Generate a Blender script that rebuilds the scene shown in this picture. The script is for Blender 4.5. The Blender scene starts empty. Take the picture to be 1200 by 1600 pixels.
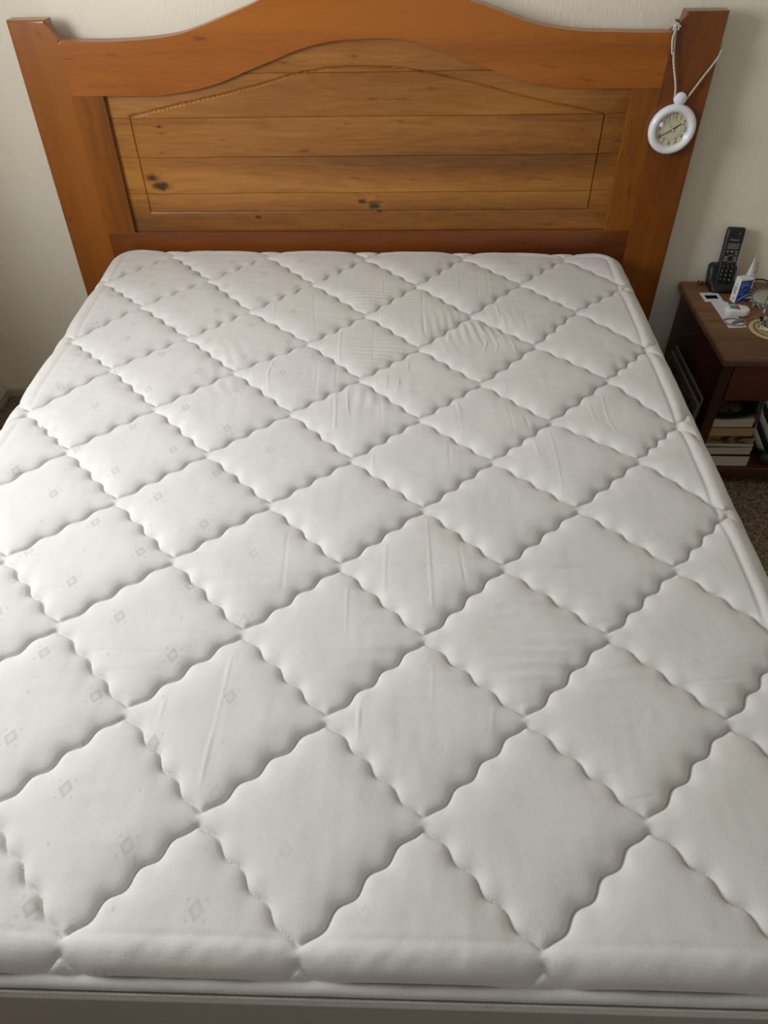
import bpy, bmesh, math, random
import numpy as np
from mathutils import Vector, Matrix
random.seed(4); np.random.seed(4)
C = bpy.context.scene.collection
PI = math.pi

# ------------------------------------------------------------------ camera
cam_d = bpy.data.cameras.new('camera'); cam = bpy.data.objects.new('camera', cam_d); C.objects.link(cam)
cam_d.sensor_fit = 'HORIZONTAL'; cam_d.sensor_width = 36.0; cam_d.lens = 36.0*1167.26/1200; cam_d.clip_start = 0.02
r_ = Vector((0.9996581350, 0.0258040791, -0.0042145702)); u_ = Vector((-0.0145519543, 0.6830195687, 0.7302550989)); f_ = Vector((-0.0217221942, 0.7299441201, -0.6831615679))
cam.matrix_world = Matrix(((r_.x, u_.x, -f_.x, 0.10741364), (r_.y, u_.y, -f_.y, -2.11592886), (r_.z, u_.z, -f_.z, 1.59112191), (0, 0, 0, 1)))
bpy.context.scene.camera = cam

# ------------------------------------------------------------------ world, lights, exposure
W = bpy.data.worlds.new('world'); bpy.context.scene.world = W; W.use_nodes = True
W.node_tree.nodes['Background'].inputs[0].default_value = (0.80, 0.88, 1.0, 1); W.node_tree.nodes['Background'].inputs[1].default_value = 1.0
def area(name, loc, target, sx, sy, power, col):
    l = bpy.data.lights.new(name, 'AREA'); l.shape = 'RECTANGLE'; l.size = sx; l.size_y = sy; l.energy = power; l.color = col
    o = bpy.data.objects.new(name, l); C.objects.link(o); o.location = loc
    o.rotation_euler = (Vector(target)-Vector(loc)).to_track_quat('-Z', 'Z').to_euler(); return o
WIN = (-1.62, -0.70, 1.10, 2.15)      # y0, y1, z0, z1 of the window in the left wall
area('window_daylight', (-1.50, (WIN[0]+WIN[1])/2, (WIN[2]+WIN[3])/2), (2.0, (WIN[0]+WIN[1])/2, (WIN[2]+WIN[3])/2-0.7), 0.80, 0.98, 44, (0.945, 0.968, 1.0))
area('far_fill_light', (0.8, -4.05, 1.5), (0.6, 0, 0.9), 1.6, 1.2, 0.6, (1.0, 0.90, 0.76))  # added weak frontal fill, not a known source
vs = bpy.context.scene.view_settings
vs.view_transform = 'Standard'; vs.look = 'None'; vs.gamma = 1.0; vs.use_curve_mapping = False; vs.exposure = -0.08

# ------------------------------------------------------------------ materials
def srgb(r, g, b):
    f = lambda c: (c/255)/12.92 if c/255 <= 0.04045 else ((c/255+0.055)/1.055)**2.4
    return (f(r), f(g), f(b), 1)
class N:
    def __init__(s, name, col=(0.5, 0.5, 0.5, 1), rough=0.5, **kw):
        s.m = bpy.data.materials.new(name); s.m.use_nodes = True; s.t = s.m.node_tree
        s.b = s.t.nodes['Principled BSDF']; s.b.inputs['Base Color'].default_value = col; s.b.inputs['Roughness'].default_value = rough
        for k, v in kw.items(): s.b.inputs[k.replace('_', ' ')].default_value = v
        s.m.diffuse_color = col
    def n(s, kind, **kw):
        x = s.t.nodes.new(kind)
        for k, v in kw.items():
            if k.startswith('i_'):
                key = k[2:].replace('_', ' '); x.inputs[int(key) if key.isdigit() else key].default_value = v
            else: setattr(x, k, v)
        return x
    def l(s, a, b): s.t.links.new(a, b)
    def ramp(s, src, stops):
        r = s.n('ShaderNodeValToRGB'); e = r.color_ramp.elements
        while len(e) < len(stops): e.new(0.5)
        for k, (p, c) in enumerate(stops): e[k].position = p; e[k].color = c if len(c) == 4 else (*c, 1)
        s.l(src, r.inputs[0]); return r.outputs[0]
    def mix(s, f, a, b, mode='MIX'):
        x = s.n('ShaderNodeMix', data_type='RGBA', blend_type=mode)
        for sock, v in ((x.inputs[0], f), (x.inputs[6], a), (x.inputs[7], b)):
            if hasattr(v, 'links'): s.l(v, sock)
            else: sock.default_value = v
        return x.outputs[2]
    def math(s, op, a, b=0.0, c=0.0):
        x = s.n('ShaderNodeMath', operation=op)
        for sock, v in zip(x.inputs, (a, b, c)):
            if hasattr(v, 'links'): s.l(v, sock)
            else: sock.default_value = v
        return x.outputs[0]
    def coord(s, scale=(1, 1, 1), rot=(0, 0, 0), kind='Object'):
        t = s.n('ShaderNodeTexCoord'); m = s.n('ShaderNodeMapping', i_Scale=scale, i_Rotation=rot); s.l(t.outputs[kind], m.inputs[0]); return m
    def noise(s, vec, scale, detail=4, rough=0.55, dist=0.0):
        x = s.n('ShaderNodeTexNoise', i_Scale=scale, i_Detail=detail, i_Roughness=rough, i_Distortion=dist); s.l(vec, x.inputs[0]); return x.outputs[0]
    def bump(s, h, strength, dist, prev=None):
        b = s.n('ShaderNodeBump', i_Strength=strength, i_Distance=dist); s.l(h, b.inputs['Height'])
        if prev is not None: s.l(prev, b.inputs['Normal'])
        s.l(b.outputs[0], s.b.inputs['Normal']); return b.outputs[0]

def wood(name, dark, mid, light, axis='X', rough=0.34, coat=0.24, seed=0.0, knots=(), grain=1.0):
    s = N(name, mid, rough, Coat_Weight=coat, Coat_Roughness=0.22)
    sc = {'X': (0.55, 6, 6), 'Z': (6, 6, 0.55), 'Y': (6, 0.55, 6)}[axis]
    t = s.n('ShaderNodeTexCoord'); oi = s.n('ShaderNodeObjectInfo')
    off = s.n('ShaderNodeCombineXYZ'); r = s.math('MULTIPLY', oi.outputs['Random'], 17.0)
    for k in range(3): s.l(r, off.inputs[k])
    base = t.outputs['Object']
    kn = None
    if knots:
        # knots: push the grain aside around each and darken its heart
        for (kx, kz, kr) in knots:
            v = s.n('ShaderNodeVectorMath', operation='SUBTRACT'); s.l(base, v.inputs[0]); v.inputs[1].default_value = (kx, 0, kz)
            v2 = s.n('ShaderNodeVectorMath', operation='MULTIPLY'); s.l(v.outputs[0], v2.inputs[0]); v2.inputs[1].default_value = (0.55/kr, 0, 1.0/kr)
            nz = s.n('ShaderNodeTexNoise', i_Scale=60.0, i_Detail=2.0); s.l(base, nz.inputs[0])
            ln = s.n('ShaderNodeVectorMath', operation='LENGTH'); s.l(v2.outputs[0], ln.inputs[0])
            d = s.math('ADD', ln.outputs['Value'], s.math('MULTIPLY', s.math('SUBTRACT', nz.outputs[0], 0.5), 1.3))
            g = s.math('DIVIDE', 1.0, s.math('ADD', 1.0, s.math('POWER', s.math('MAXIMUM', d, 0.0), 3.0)))
            kn = g if kn is None else s.math('MAXIMUM', kn, g)
    v = s.n('ShaderNodeVectorMath', operation='ADD'); s.l(base, v.inputs[0]); s.l(off.outputs[0], v.inputs[1])
    m = s.n('ShaderNodeMapping', i_Scale=sc, i_Location=(seed, seed, seed)); s.l(v.outputs[0], m.inputs[0])
    if kn is not None:
        sw = s.n('ShaderNodeVectorMath', operation='ADD'); s.l(m.outputs[0], sw.inputs[0])
        cb = s.n('ShaderNodeCombineXYZ'); k2 = s.math('MULTIPLY', kn, 0.8); s.l(k2, cb.inputs[2]); s.l(cb.outputs[0], sw.inputs[1]); vec = sw.outputs[0]
    else: vec = m.outputs[0]
    broad = s.noise(vec, 0.9, 3, 0.5, 0.6)
    rings = s.noise(vec, 3.2*grain, 2, 0.4, 1.2)
    rings = s.math('SINE', s.math('MULTIPLY', rings, 46.0))
    fine = s.noise(vec, 22*grain, 4, 0.6)
    f = s.math('ADD', s.math('MULTIPLY', broad, 0.86), s.math('MULTIPLY', rings, 0.020))
    f = s.math('ADD', f, s.math('MULTIPLY', fine, 0.17))
    col = s.ramp(f, [(0.30, dark), (0.48, mid), (0.68, light)])
    # sparse short dark flecks
    fm = s.n('ShaderNodeMapping', i_Scale={'X': (9, 40, 40), 'Z': (40, 40, 9), 'Y': (40, 9, 40)}[axis]); s.l(v.outputs[0], fm.inputs[0])
    fl = s.noise(fm.outputs[0], 1.3, 2, 0.5); flm = s.ramp(fl, [(0.665, (0, 0, 0)), (0.75, (1, 1, 1))])
    col = s.mix(s.math('MULTIPLY', flm, 0.65), col, dark)
    if kn is not None:
        kc = s.ramp(kn, [(0.12, (0, 0, 0)), (0.75, (1, 1, 1))])
        col = s.mix(s.math('MULTIPLY', kc, 0.9), col, (0.018, 0.006, 0.003, 1))
    s.l(col, s.b.inputs['Base Color'])
    s.bump(fine, 0.08, 0.001)
    return s.m

M = {}
KN = [(-0.6096, 0.7919, 0.010), (-0.632, 0.815, 0.008), (0.0174, 0.7376, 0.009), (-0.020, 0.751, 0.006), (-0.3330, 0.7013, 0.0055), (-0.583, 0.954, 0.0025), (0.030, 0.722, 0.005)]
M['panel'] = wood('honey_pine_panel', srgb(92, 52, 12), srgb(142, 88, 28), srgb(178, 120, 50), 'X', knots=KN, rough=0.42, coat=0.12)
M['rail'] = wood('amber_pine_rail', srgb(98, 50, 6), srgb(140, 75, 10), srgb(164, 94, 20), 'X', seed=3.1, rough=0.34)
M['rail_low'] = wood('red_brown_pine_rail', srgb(80, 36, 6), srgb(112, 56, 10), srgb(132, 72, 18), 'X', seed=7.7)
M['post'] = wood('chestnut_pine_post', srgb(88, 44, 10), srgb(124, 66, 16), srgb(150, 86, 26), 'Z', seed=5.3, rough=0.30, coat=0.45)
M['stile'] = wood('amber_pine_stile', srgb(98, 52, 8), srgb(136, 76, 14), srgb(160, 94, 24), 'Z', seed=1.9)
M['frame_hidden'] = wood('bed_frame_pine', srgb(90, 50, 18), srgb(130, 76, 26), srgb(150, 94, 36), 'Y')
M['ns_top'] = wood('worn_dark_oak_top', srgb(54, 30, 14), srgb(108, 70, 42), srgb(164, 122, 82), 'X', rough=0.55, coat=0.0, grain=1.4)
M['ns_body'] = wood('dark_mahogany', srgb(38, 15, 5), srgb(70, 30, 12), srgb(96, 46, 20), 'Z', rough=0.5, coat=0.08, grain=1.3)
M['ns_drawer'] = wood('dark_mahogany_drawer', srgb(44, 18, 6), srgb(82, 36, 14), srgb(104, 50, 22), 'X', rough=0.5, coat=0.08, grain=1.3)

# mattress ticking: knitted cloth, woven diamond motifs laid out in metres along the quilt (UV = metres)
def ticking(name, motifs):
    s = N(name, (0.6, 0.58, 0.55, 1), 0.88, Sheen_Weight=0.25, Sheen_Roughness=0.5)
    tc = s.n('ShaderNodeTexCoord'); uv = tc.outputs['UV']
    sp = s.n('ShaderNodeSeparateXYZ'); s.l(uv, sp.inputs[0]); x, y = sp.outputs[0], sp.outputs[1]
    base = s.noise(uv, 3.0, 3, 0.5)
    col = s.ramp(base, [(0.3, (0.600, 0.582, 0.548)), (0.7, (0.650, 0.632, 0.602))])
    # faint yellowed wear along the middle and towards the pillow end
    st = s.noise(uv, 1.6, 5, 0.6); col = s.mix(s.math('MULTIPLY', s.ramp(st, [(0.45, (0, 0, 0)), (0.75, (1, 1, 1))]), 0.35), col, (0.57, 0.535, 0.465, 1))
    if motifs:
        u = s.math('DIVIDE', s.math('ADD', s.math('SUBTRACT', x, s.math('MULTIPLY', s.math('SUBTRACT', 0.026, y), 0.036)), 0.506), 0.1025)
        v = s.math('DIVIDE', s.math('ADD', y, 0.371), 0.0747)
        def tri(val, period=2.0, ofs=0.0):      # distance to nearest point of a lattice of that period
            return s.math('ABSOLUTE', s.math('SUBTRACT', s.math('FRACT', s.math('ADD', s.math('DIVIDE', s.math('ADD', val, ofs), period), 0.5)), 0.5))
        def diam(ou, ov):
            du = s.math('MULTIPLY', tri(u, 2.0, ou), 2*0.1025); dv = s.math('MULTIPLY', tri(v, 2.0, ov), 2*0.0747)
            return du, dv
        res = None
        for ou, ov in ((0, 0), (1, 1)):
            du, dv = diam(ou, ov)
            d = s.math('ADD', s.math('DIVIDE', du, 0.0105), s.math('DIVIDE', dv, 0.0145))
            outer = s.math('LESS_THAN', d, 1.0); inner = s.math('LESS_THAN', d, 0.48)
            ring = s.math('SUBTRACT', outer, s.math('MULTIPLY', inner, 0.65))
            # four dashes around the motif
            d4 = s.math('ADD', s.math('DIVIDE', s.math('ABSOLUTE', s.math('SUBTRACT', du, 0.0115)), 0.0024), s.math('DIVIDE', s.math('ABSOLUTE', s.math('SUBTRACT', dv, 0.0125)), 0.0032))
            ring = s.math('MAXIMUM', ring, s.math('MULTIPLY', s.math('LESS_THAN', d4, 1.0), 0.8))
            res = ring if res is None else s.math('MAXIMUM', res, ring)
        for ou, ov in ((1, 0), (0, 1)):
            du, dv = diam(ou, ov)
            d = s.math('ADD', s.math('DIVIDE', du, 0.0028), s.math('DIVIDE', dv, 0.0050))
            res = s.math('MAXIMUM', res, s.math('MULTIPLY', s.math('LESS_THAN', d, 1.0), 0.8))
        # weave sheen put into the colour: motifs strong on the left, faint rightwards
        mottle = s.noise(uv, 5.0, 3, 0.6)
        sheen_fade = s.ramp(s.math('ADD', x, s.math('MULTIPLY', s.math('SUBTRACT', mottle, 0.5), 0.5)), [(0.0, (1, 1, 1)), (0.12, (0.42, 0.42, 0.42))])
        x2 = s.math('ADD', x, 0.22)
        sheen_fade = s.ramp(s.math('ADD', x2, s.math('MULTIPLY', s.math('SUBTRACT', mottle, 0.5), 0.4)), [(0.0, (1, 1, 1)), (0.16, (0.30, 0.30, 0.30))])
        lint = s.noise(uv, 900, 2, 0.6)
        res = s.math('MULTIPLY', res, s.math('MULTIPLY', sheen_fade, s.ramp(lint, [(0.30, (0.25, 0.25, 0.25)), (0.6, (1, 1, 1))])))
        col = s.mix(s.math('MULTIPLY', res, 0.62), col, (0.425, 0.39, 0.325, 1))
    s.l(col, s.b.inputs['Base Color'])
    knit = s.noise(uv, 520, 3, 0.7); b1 = s.bump(knit, 0.7, 0.0011)
    mp = s.n('ShaderNodeMapping', i_Scale=(6, 60, 60)); s.l(uv, mp.inputs[0])
    wr = s.noise(mp.outputs[0], 1.0, 3, 0.55); b2 = s.bump(wr, 0.30, 0.0022, b1)
    lu = s.noise(uv, 30, 3, 0.5); s.bump(lu, 0.35, 0.002, b2)
    return s.m
M['ticking'] = ticking('worn_white_mattress_ticking', True)
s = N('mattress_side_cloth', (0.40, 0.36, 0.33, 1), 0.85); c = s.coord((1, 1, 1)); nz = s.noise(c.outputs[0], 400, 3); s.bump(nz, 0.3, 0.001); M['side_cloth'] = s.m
s = N('twill_piping', (0.60, 0.575, 0.54, 1), 0.8); c = s.coord((1, 1, 1)); w = s.n('ShaderNodeTexWave', i_Scale=95.0, bands_direction='DIAGONAL'); s.l(c.outputs[0], w.inputs[0]); s.bump(w.outputs['Fac'], 0.5, 0.001); M['piping'] = s.m
# walls: cream woodchip paper with fine vertical crackle
s = N('cream_wallpaper', srgb(236, 228, 209), 0.75)
c = s.coord((1, 1, 0.28)); n1 = s.noise(c.outputs[0], 130, 4, 0.6, 0.8); b1 = s.bump(n1, 0.55, 0.0025)
c2 = s.coord((1, 1, 0.6)); n2 = s.noise(c2.outputs[0], 16, 4, 0.5); b2 = s.bump(n2, 0.25, 0.004, b1)
n3 = s.noise(c2.outputs[0], 2.5, 3); s.l(s.ramp(n3, [(0.3, srgb(232, 223, 203)), (0.7, srgb(240, 233, 214))]), s.b.inputs['Base Color']); M['wall'] = s.m
M['ceiling'] = N('ceiling_white', (0.78, 0.77, 0.74, 1), 0.9).m
M['trim'] = N('trim_paint', srgb(190, 182, 166), 0.5).m
s = N('window_frame_paint', (0.8, 0.8, 0.78, 1), 0.4); M['white_paint'] = s.m
s = N('brown_loop_carpet', (0.1, 0.08, 0.06, 1), 0.95); c = s.coord((1, 1, 1)); v = s.n('ShaderNodeTexVoronoi', i_Scale=170.0); s.l(c.outputs[0], v.inputs[0])
n1 = s.noise(c.outputs[0], 60, 4, 0.7); f = s.math('ADD', s.math('MULTIPLY', n1, 0.7), s.math('MULTIPLY', v.outputs['Distance'], 0.45))
s.l(s.ramp(f, [(0.35, srgb(58, 46, 34)), (0.5, srgb(104, 88, 68)), (0.7, srgb(150, 132, 106))]), s.b.inputs['Base Color']); s.bump(v.outputs['Distance'], 0.8, 0.006); M['carpet'] = s.m
M['black_plastic'] = N('black_plastic', (0.010, 0.010, 0.011, 1), 0.42).m
M['black_gloss'] = N('black_gloss', (0.006, 0.006, 0.007, 1), 0.2).m
M['lcd'] = N('grey_display', (0.11, 0.12, 0.115, 1), 0.3).m
M['key_print'] = N('grey_key_print', (0.42, 0.42, 0.42, 1), 0.5).m
M['silver'] = N('silver_grey', (0.45, 0.44, 0.42, 1), 0.35, Metallic=0.6).m
M['white_plastic'] = N('white_glossy_plastic', (0.80, 0.80, 0.84, 1), 0.22, Coat_Weight=0.3).m
M['knob_plastic'] = N('white_satin_plastic', (0.78, 0.78, 0.81, 1), 0.4).m
s = N('clock_dial_cream', srgb(214, 206, 176), 0.6); M['dial'] = s.m
s = N('clock_crystal', (1, 1, 1, 1), 0.05); tr = s.n('ShaderNodeBsdfTransparent'); gs = s.n('ShaderNodeBsdfGlossy', i_Roughness=0.25); mx = s.n('ShaderNodeMixShader', i_0=0.05); s.l(tr.outputs[0], mx.inputs[1]); s.l(gs.outputs[0], mx.inputs[2]); s.l(mx.outputs[0], s.t.nodes['Material Output'].inputs[0]); M['crystal'] = s.m
M['ink'] = N('black_ink', (0.02, 0.02, 0.02, 1), 0.6).m
M['ink_soft'] = N('grey_ink', (0.22, 0.21, 0.18, 1), 0.6).m
M['glass'] = N('clear_glass', (0.95, 0.98, 0.96, 1), 0.02, Transmission_Weight=1.0, IOR=1.46).m
s = N('braided_white_cord', (0.74, 0.70, 0.64, 1), 0.8); c = s.coord((1, 1, 1)); w = s.n('ShaderNodeTexWave', i_Scale=120.0, bands_direction='DIAGONAL'); s.l(c.outputs[0], w.inputs[0]); s.bump(w.outputs['Fac'], 0.9, 0.002)
s.l(s.ramp(w.outputs['Fac'], [(0.1, (0.42, 0.36, 0.30)), (0.5, (0.78, 0.74, 0.68))]), s.b.inputs['Base Color']); M['cord'] = s.m
M['card_white'] = N('white_card', (0.74, 0.73, 0.72, 1), 0.7).m
M['paper'] = N('white_paper', (0.72, 0.71, 0.74, 1), 0.8).m
M['blue_card'] = N('royal_blue_card', srgb(18, 66, 148), 0.45).m
M['blue_light'] = N('pale_blue_print', srgb(150, 180, 215), 0.5).m
M['grey_print'] = N('grey_print', srgb(150, 145, 140), 0.7).m
M['red'] = N('red_print', srgb(190, 28, 48), 0.5).m
M['teal_label'] = N('grey_blue_label', srgb(88, 128, 150), 0.4).m
M['off_white_plastic'] = N('off_white_plastic', (0.74, 0.74, 0.71, 1), 0.3).m
M['pewter'] = N('dull_pewter', (0.36, 0.34, 0.29, 1), 0.5, Metallic=0.25).m
M['pewter_ray'] = N('worn_pewter_ray', (0.30, 0.28, 0.24, 1), 0.55, Metallic=0.1).m
M['band'] = N('olive_grey_band', (0.24, 0.23, 0.19, 1), 0.5).m
M['coaster'] = N('beige_coaster', srgb(186, 166, 122), 0.6).m
M['coaster_dark'] = N('coaster_dark_ring', srgb(74, 60, 44), 0.6).m
def pages(name, a, b):
    s = N(name, b, 0.8); c = s.coord((2, 2, 260)); n = s.noise(c.outputs[0], 1.5, 3, 0.6); s.l(s.ramp(n, [(0.3, a), (0.7, b)]), s.b.inputs['Base Color']); return s.m
M['pages_cream'] = pages('cream_pages', srgb(168, 154, 132), srgb(206, 192, 168)); M['pages_tan'] = pages('tan_pages', srgb(150, 118, 74), srgb(186, 152, 102)); M['pages_white'] = pages('pale_pages', srgb(176, 168, 148), srgb(212, 204, 184))
M['cover_black'] = N('black_cover', (0.012, 0.012, 0.016, 1), 0.4).m
M['cover_brown'] = N('brown_cover', (0.07, 0.035, 0.018, 1), 0.5).m
s = N('picture_spine', srgb(120, 96, 64), 0.5); c = s.coord((14, 14, 30)); n = s.noise(c.outputs[0], 1.6, 3, 0.5, 1.0); s.l(s.ramp(n, [(0.40, srgb(30, 20, 14)), (0.47, srgb(110, 86, 56)), (0.7, srgb(150, 124, 86))]), s.b.inputs['Base Color']); M['cover_picture'] = s.m
M['stripe_white'] = N('grey_white_cloth', srgb(176, 178, 172), 0.85).m; M['stripe_black'] = N('black_cloth', (0.008, 0.008, 0.01, 1), 0.85).m
s = N('dark_print_board', (0.08, 0.07, 0.05, 1), 0.5); c = s.coord((1, 1, 1)); n = s.noise(c.outputs[0], 22, 3, 0.5, 0.8); s.l(s.ramp(n, [(0.44, (0.006, 0.006, 0.006)), (0.52, (0.10, 0.09, 0.07)), (0.66, (0.10, 0.09, 0.07)), (0.72, (0.12, 0.17, 0.19))]), s.b.inputs['Base Color']); M['board_print'] = s.m
M['board_edge'] = N('dark_board_edge', (0.16, 0.15, 0.13, 1), 0.4).m; M['board'] = N('olive_dark_board', (0.10, 0.09, 0.075, 1), 0.5).m

# ------------------------------------------------------------------ helpers
def link(name, me, mat=None, parent=None, smooth=False):
    o = bpy.data.objects.new(name, me); C.objects.link(o)
    for m in (mat if isinstance(mat, (list, tuple)) else [mat]):
        if m is not None: me.materials.append(m)
    if parent is not None: o.parent = parent
    if smooth: me.polygons.foreach_set('use_smooth', [True]*len(me.polygons))
    return o
def obj(name, bm, mat=None, parent=None, smooth=False, loc=None, rot=None):
    me = bpy.data.meshes.new(name); bmesh.ops.recalc_face_normals(bm, faces=bm.faces[:]); bm.to_mesh(me); bm.free()
    o = link(name, me, mat, parent, smooth)
    if loc is not None: o.location = loc
    if rot is not None: o.rotation_euler = rot
    return o
def thing(name, label, cat, loc=(0, 0, 0), rot=(0, 0, 0), group=None):
    o = bpy.data.objects.new(name, None); C.objects.link(o); o.location = loc; o.rotation_euler = rot; o.empty_display_size = 0.05
    return tag(o, label, cat, group)
def tag(o, label, cat, group=None):
    o['label'] = label; o['category'] = cat
    if group: o['group'] = group
    return o
def struct(o): o['kind'] = 'structure'; return o
def box(bm, lo, hi, bev=0.0, seg=2, mat=0):
    vs = [bm.verts.new((x, y, z)) for x in (lo[0], hi[0]) for y in (lo[1], hi[1]) for z in (lo[2], hi[2])]
    fs = [bm.faces.new([vs[k] for k in q]) for q in ((0, 1, 3, 2), (4, 6, 7, 5), (0, 4, 5, 1), (2, 3, 7, 6), (0, 2, 6, 4), (1, 5, 7, 3))]
    for f in fs: f.material_index = mat
    if bev > 0:
        es = list({e for f in fs for e in f.edges})
        bmesh.ops.bevel(bm, geom=es, offset=bev, segments=seg, profile=0.5, affect='EDGES')
def bxo(name, lo, hi, mat, parent=None, bev=0.0, seg=2, smooth=False):
    bm = bmesh.new(); box(bm, lo, hi, bev, seg); return obj(name, bm, mat, parent, smooth)
def prism_xz(bm, pts, y0, y1, bev=0.0, seg=3, mat=0):
    """closed outline in x,z; y0 = front, y1 = back; the front edge is rounded"""
    a = [bm.verts.new((x, y0, z)) for x, z in pts]; b = [bm.verts.new((x, y1, z)) for x, z in pts]; n = len(pts)
    f0 = bm.faces.new(a); bm.faces.new(b[::-1])
    for k in range(n): bm.faces.new((a[k], a[(k+1) % n], b[(k+1) % n], b[k]))
    for f in bm.faces: f.material_index = mat
    return f0
def prism_xy(bm, pts, z0, z1):
    a = [bm.verts.new((x, y, z0)) for x, y in pts]; b = [bm.verts.new((x, y, z1)) for x, y in pts]; n = len(pts)
    bm.faces.new(a[::-1]); bm.faces.new(b)
    for k in range(n): bm.faces.new((a[k], b[k], b[(k+1) % n], a[(k+1) % n]))
def tube(bm, pts, r, seg=8, closed=False, caps=True):
    pts = [Vector(p) for p in pts]; n = len(pts); rings = []
    rr = r if isinstance(r, (list, tuple)) else [r]*n
    t0 = (pts[1]-pts[0]).normalized(); up = Vector((0, 0, 1)) if abs(t0.z) < 0.9 else Vector((1, 0, 0)); nx = t0.cross(up).normalized()
    for k in range(n):
        t = (pts[(k+1) % n]-pts[k-1]) if closed else (pts[min(k+1, n-1)]-pts[max(k-1, 0)]); t.normalize()
        nx = (nx-t*nx.dot(t)).normalized(); ny = t.cross(nx)
        rings.append([bm.verts.new(pts[k]+(nx*math.cos(a)+ny*math.sin(a))*rr[k]) for a in [2*PI*q/seg for q in range(seg)]])
    for k in range(n if closed else n-1):
        A, B = rings[k], rings[(k+1) % n]
        for q in range(seg): bm.faces.new((A[q], A[(q+1) % seg], B[(q+1) % seg], B[q]))
    if caps and not closed: bm.faces.new(rings[0][::-1]); bm.faces.new(rings[-1])
def lathe(bm, prof, seg=48, axis='Z', centre=(0, 0, 0), closed=False):
    rings = []
    for r, h in prof:
        rg = []
        for q in range(seg):
            a = 2*PI*q/seg
            p = (r*math.cos(a), r*math.sin(a), h) if axis == 'Z' else (r*math.cos(a), h, r*math.sin(a))
            rg.append(bm.verts.new((p[0]+centre[0], p[1]+centre[1], p[2]+centre[2])))
        rings.append(rg)
    m = len(rings)
    for k in range(m if closed else m-1):
        A, B = rings[k], rings[(k+1) % m]
        for q in range(seg): bm.faces.new((A[q], A[(q+1) % seg], B[(q+1) % seg], B[q]))
    if not closed:
        if prof[0][0] > 1e-6: bm.faces.new(rings[0][::-1])
        if prof[-1][0] > 1e-6: bm.faces.new(rings[-1])
    bmesh.ops.remove_doubles(bm, verts=bm.verts[:], dist=1e-6)
def text_mesh(txt, size, depth=0.0004, align='CENTER', shear=0.0, space=1.0):
    cu = bpy.data.curves.new('t', 'FONT'); cu.body = txt; cu.size = size; cu.extrude = depth; cu.align_x = align; cu.align_y = 'CENTER'; cu.shear = shear; cu.space_character = space; cu.resolution_u = 2
    o = bpy.data.objects.new('t', cu); C.objects.link(o); bpy.context.view_layer.update()
    me = bpy.data.meshes.new_from_object(o.evaluated_get(bpy.context.evaluated_depsgraph_get())); bpy.data.objects.remove(o); return me
def text_into(bm, txt, size, mat4, depth=0.0004, **kw):
    me = text_mesh(txt, size, depth, **kw); b2 = bmesh.new(); b2.from_mesh(me); b2.transform(mat4)
    t = bpy.data.meshes.new('t'); b2.to_mesh(t); b2.free(); bm.from_mesh(t); bpy.data.meshes.remove(me); bpy.data.meshes.remove(t)
def catmull(pts, n):
    P = [np.array(p, float) for p in pts]; P = [2*P[0]-P[1]]+P+[2*P[-1]-P[-2]]; out = []
    for k in range(1, len(P)-2):
        for q in range(n):
            t = q/n; a, b, c, d = P[k-1:k+3]
            out.append(0.5*((2*b)+(c-a)*t+(2*a-5*b+4*c-d)*t*t+(3*b-a-3*c+d)*t**3))
    out.append(P[-2]); return [tuple(p) for p in out]
RAIL_TOP = [(-0.8162,1.1562),(-0.7312,1.1548),(-0.6282,1.1578),(-0.5418,1.1651),(-0.4722,1.1752),(-0.4011,1.1979),(-0.3137,1.2286),(-0.2707,1.2436)]
RAIL_TOP_R = [(0.2710,1.2435),(0.3240,1.2299),(0.3746,1.2134),(0.4590,1.1925),(0.5426,1.1827),(0.6416,1.1800),(0.8056,1.1786)]
ARCH = [(-0.7187,1.0326),(-0.6485,1.0327),(-0.5784,1.0329),(-0.5250,1.0377),(-0.4713,1.0456),(-0.4171,1.0580),(-0.3809,1.0688),(-0.3356,1.0855),(-0.2909,1.1021),(-0.2468,1.1169),(-0.2031,1.1331),(-0.1602,1.1462),(-0.1179,1.1562),(-0.0678,1.1634),(-0.0181,1.1663),(0.0314,1.1677),(0.0809,1.1664),(0.1304,1.1593),(0.1805,1.1450),(0.2482,1.1219),(0.3167,1.1015),(0.3862,1.0792),(0.4383,1.0673),(0.4817,1.0598),(0.5247,1.0553),(0.6097,1.0539),(0.7027,1.0541)]
FIELD = [(-0.6582,0.9782),(-0.5885,0.9946),(-0.5144,1.0108),(-0.3871,1.0363),(-0.2975,1.0566),(-0.2441,1.0705),(-0.2001,1.0827),(-0.1567,1.0903),(-0.1052,1.0978),(-0.0457,1.1009),(0.0475,1.1010),(0.1151,1.0967),(0.2003,1.0818),(0.3038,1.0608),(0.3913,1.0395),(0.4796,1.0210),(0.5683,1.0055),(0.6473,0.9899)]
FIELD_BOT = [(-0.6530,0.7148),(0.2368,0.7219),(0.6519,0.7356)]
SEAMS = [(0.0474,1.0891),(0.0469,0.9818),(0.0465,0.8784),(0.0461,0.7769)]
PLEFT = [(-0.6971,0.7749),(-0.6945,0.9251)]
PBOT = [(-0.6649,0.6600),(0.0456,0.6606),(0.6251,0.6722)]
KNOTS = [(-0.6096,0.7919),(-0.6355,0.8209),(0.0174,0.7376),(-0.3330,0.7013),(-0.5829,0.9539),(-0.4112,0.7764)]
POST = [(-0.9246,1.2066),(-0.8264,1.2025),(-0.8113,1.1600),(0.8080,1.2138),(0.8029,1.1850),(0.9124,1.2260)]
POSTB = [(-0.9396,1.2096),(-0.8158,1.2125),(0.7966,1.2304),(0.9258,1.2331)]
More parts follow.
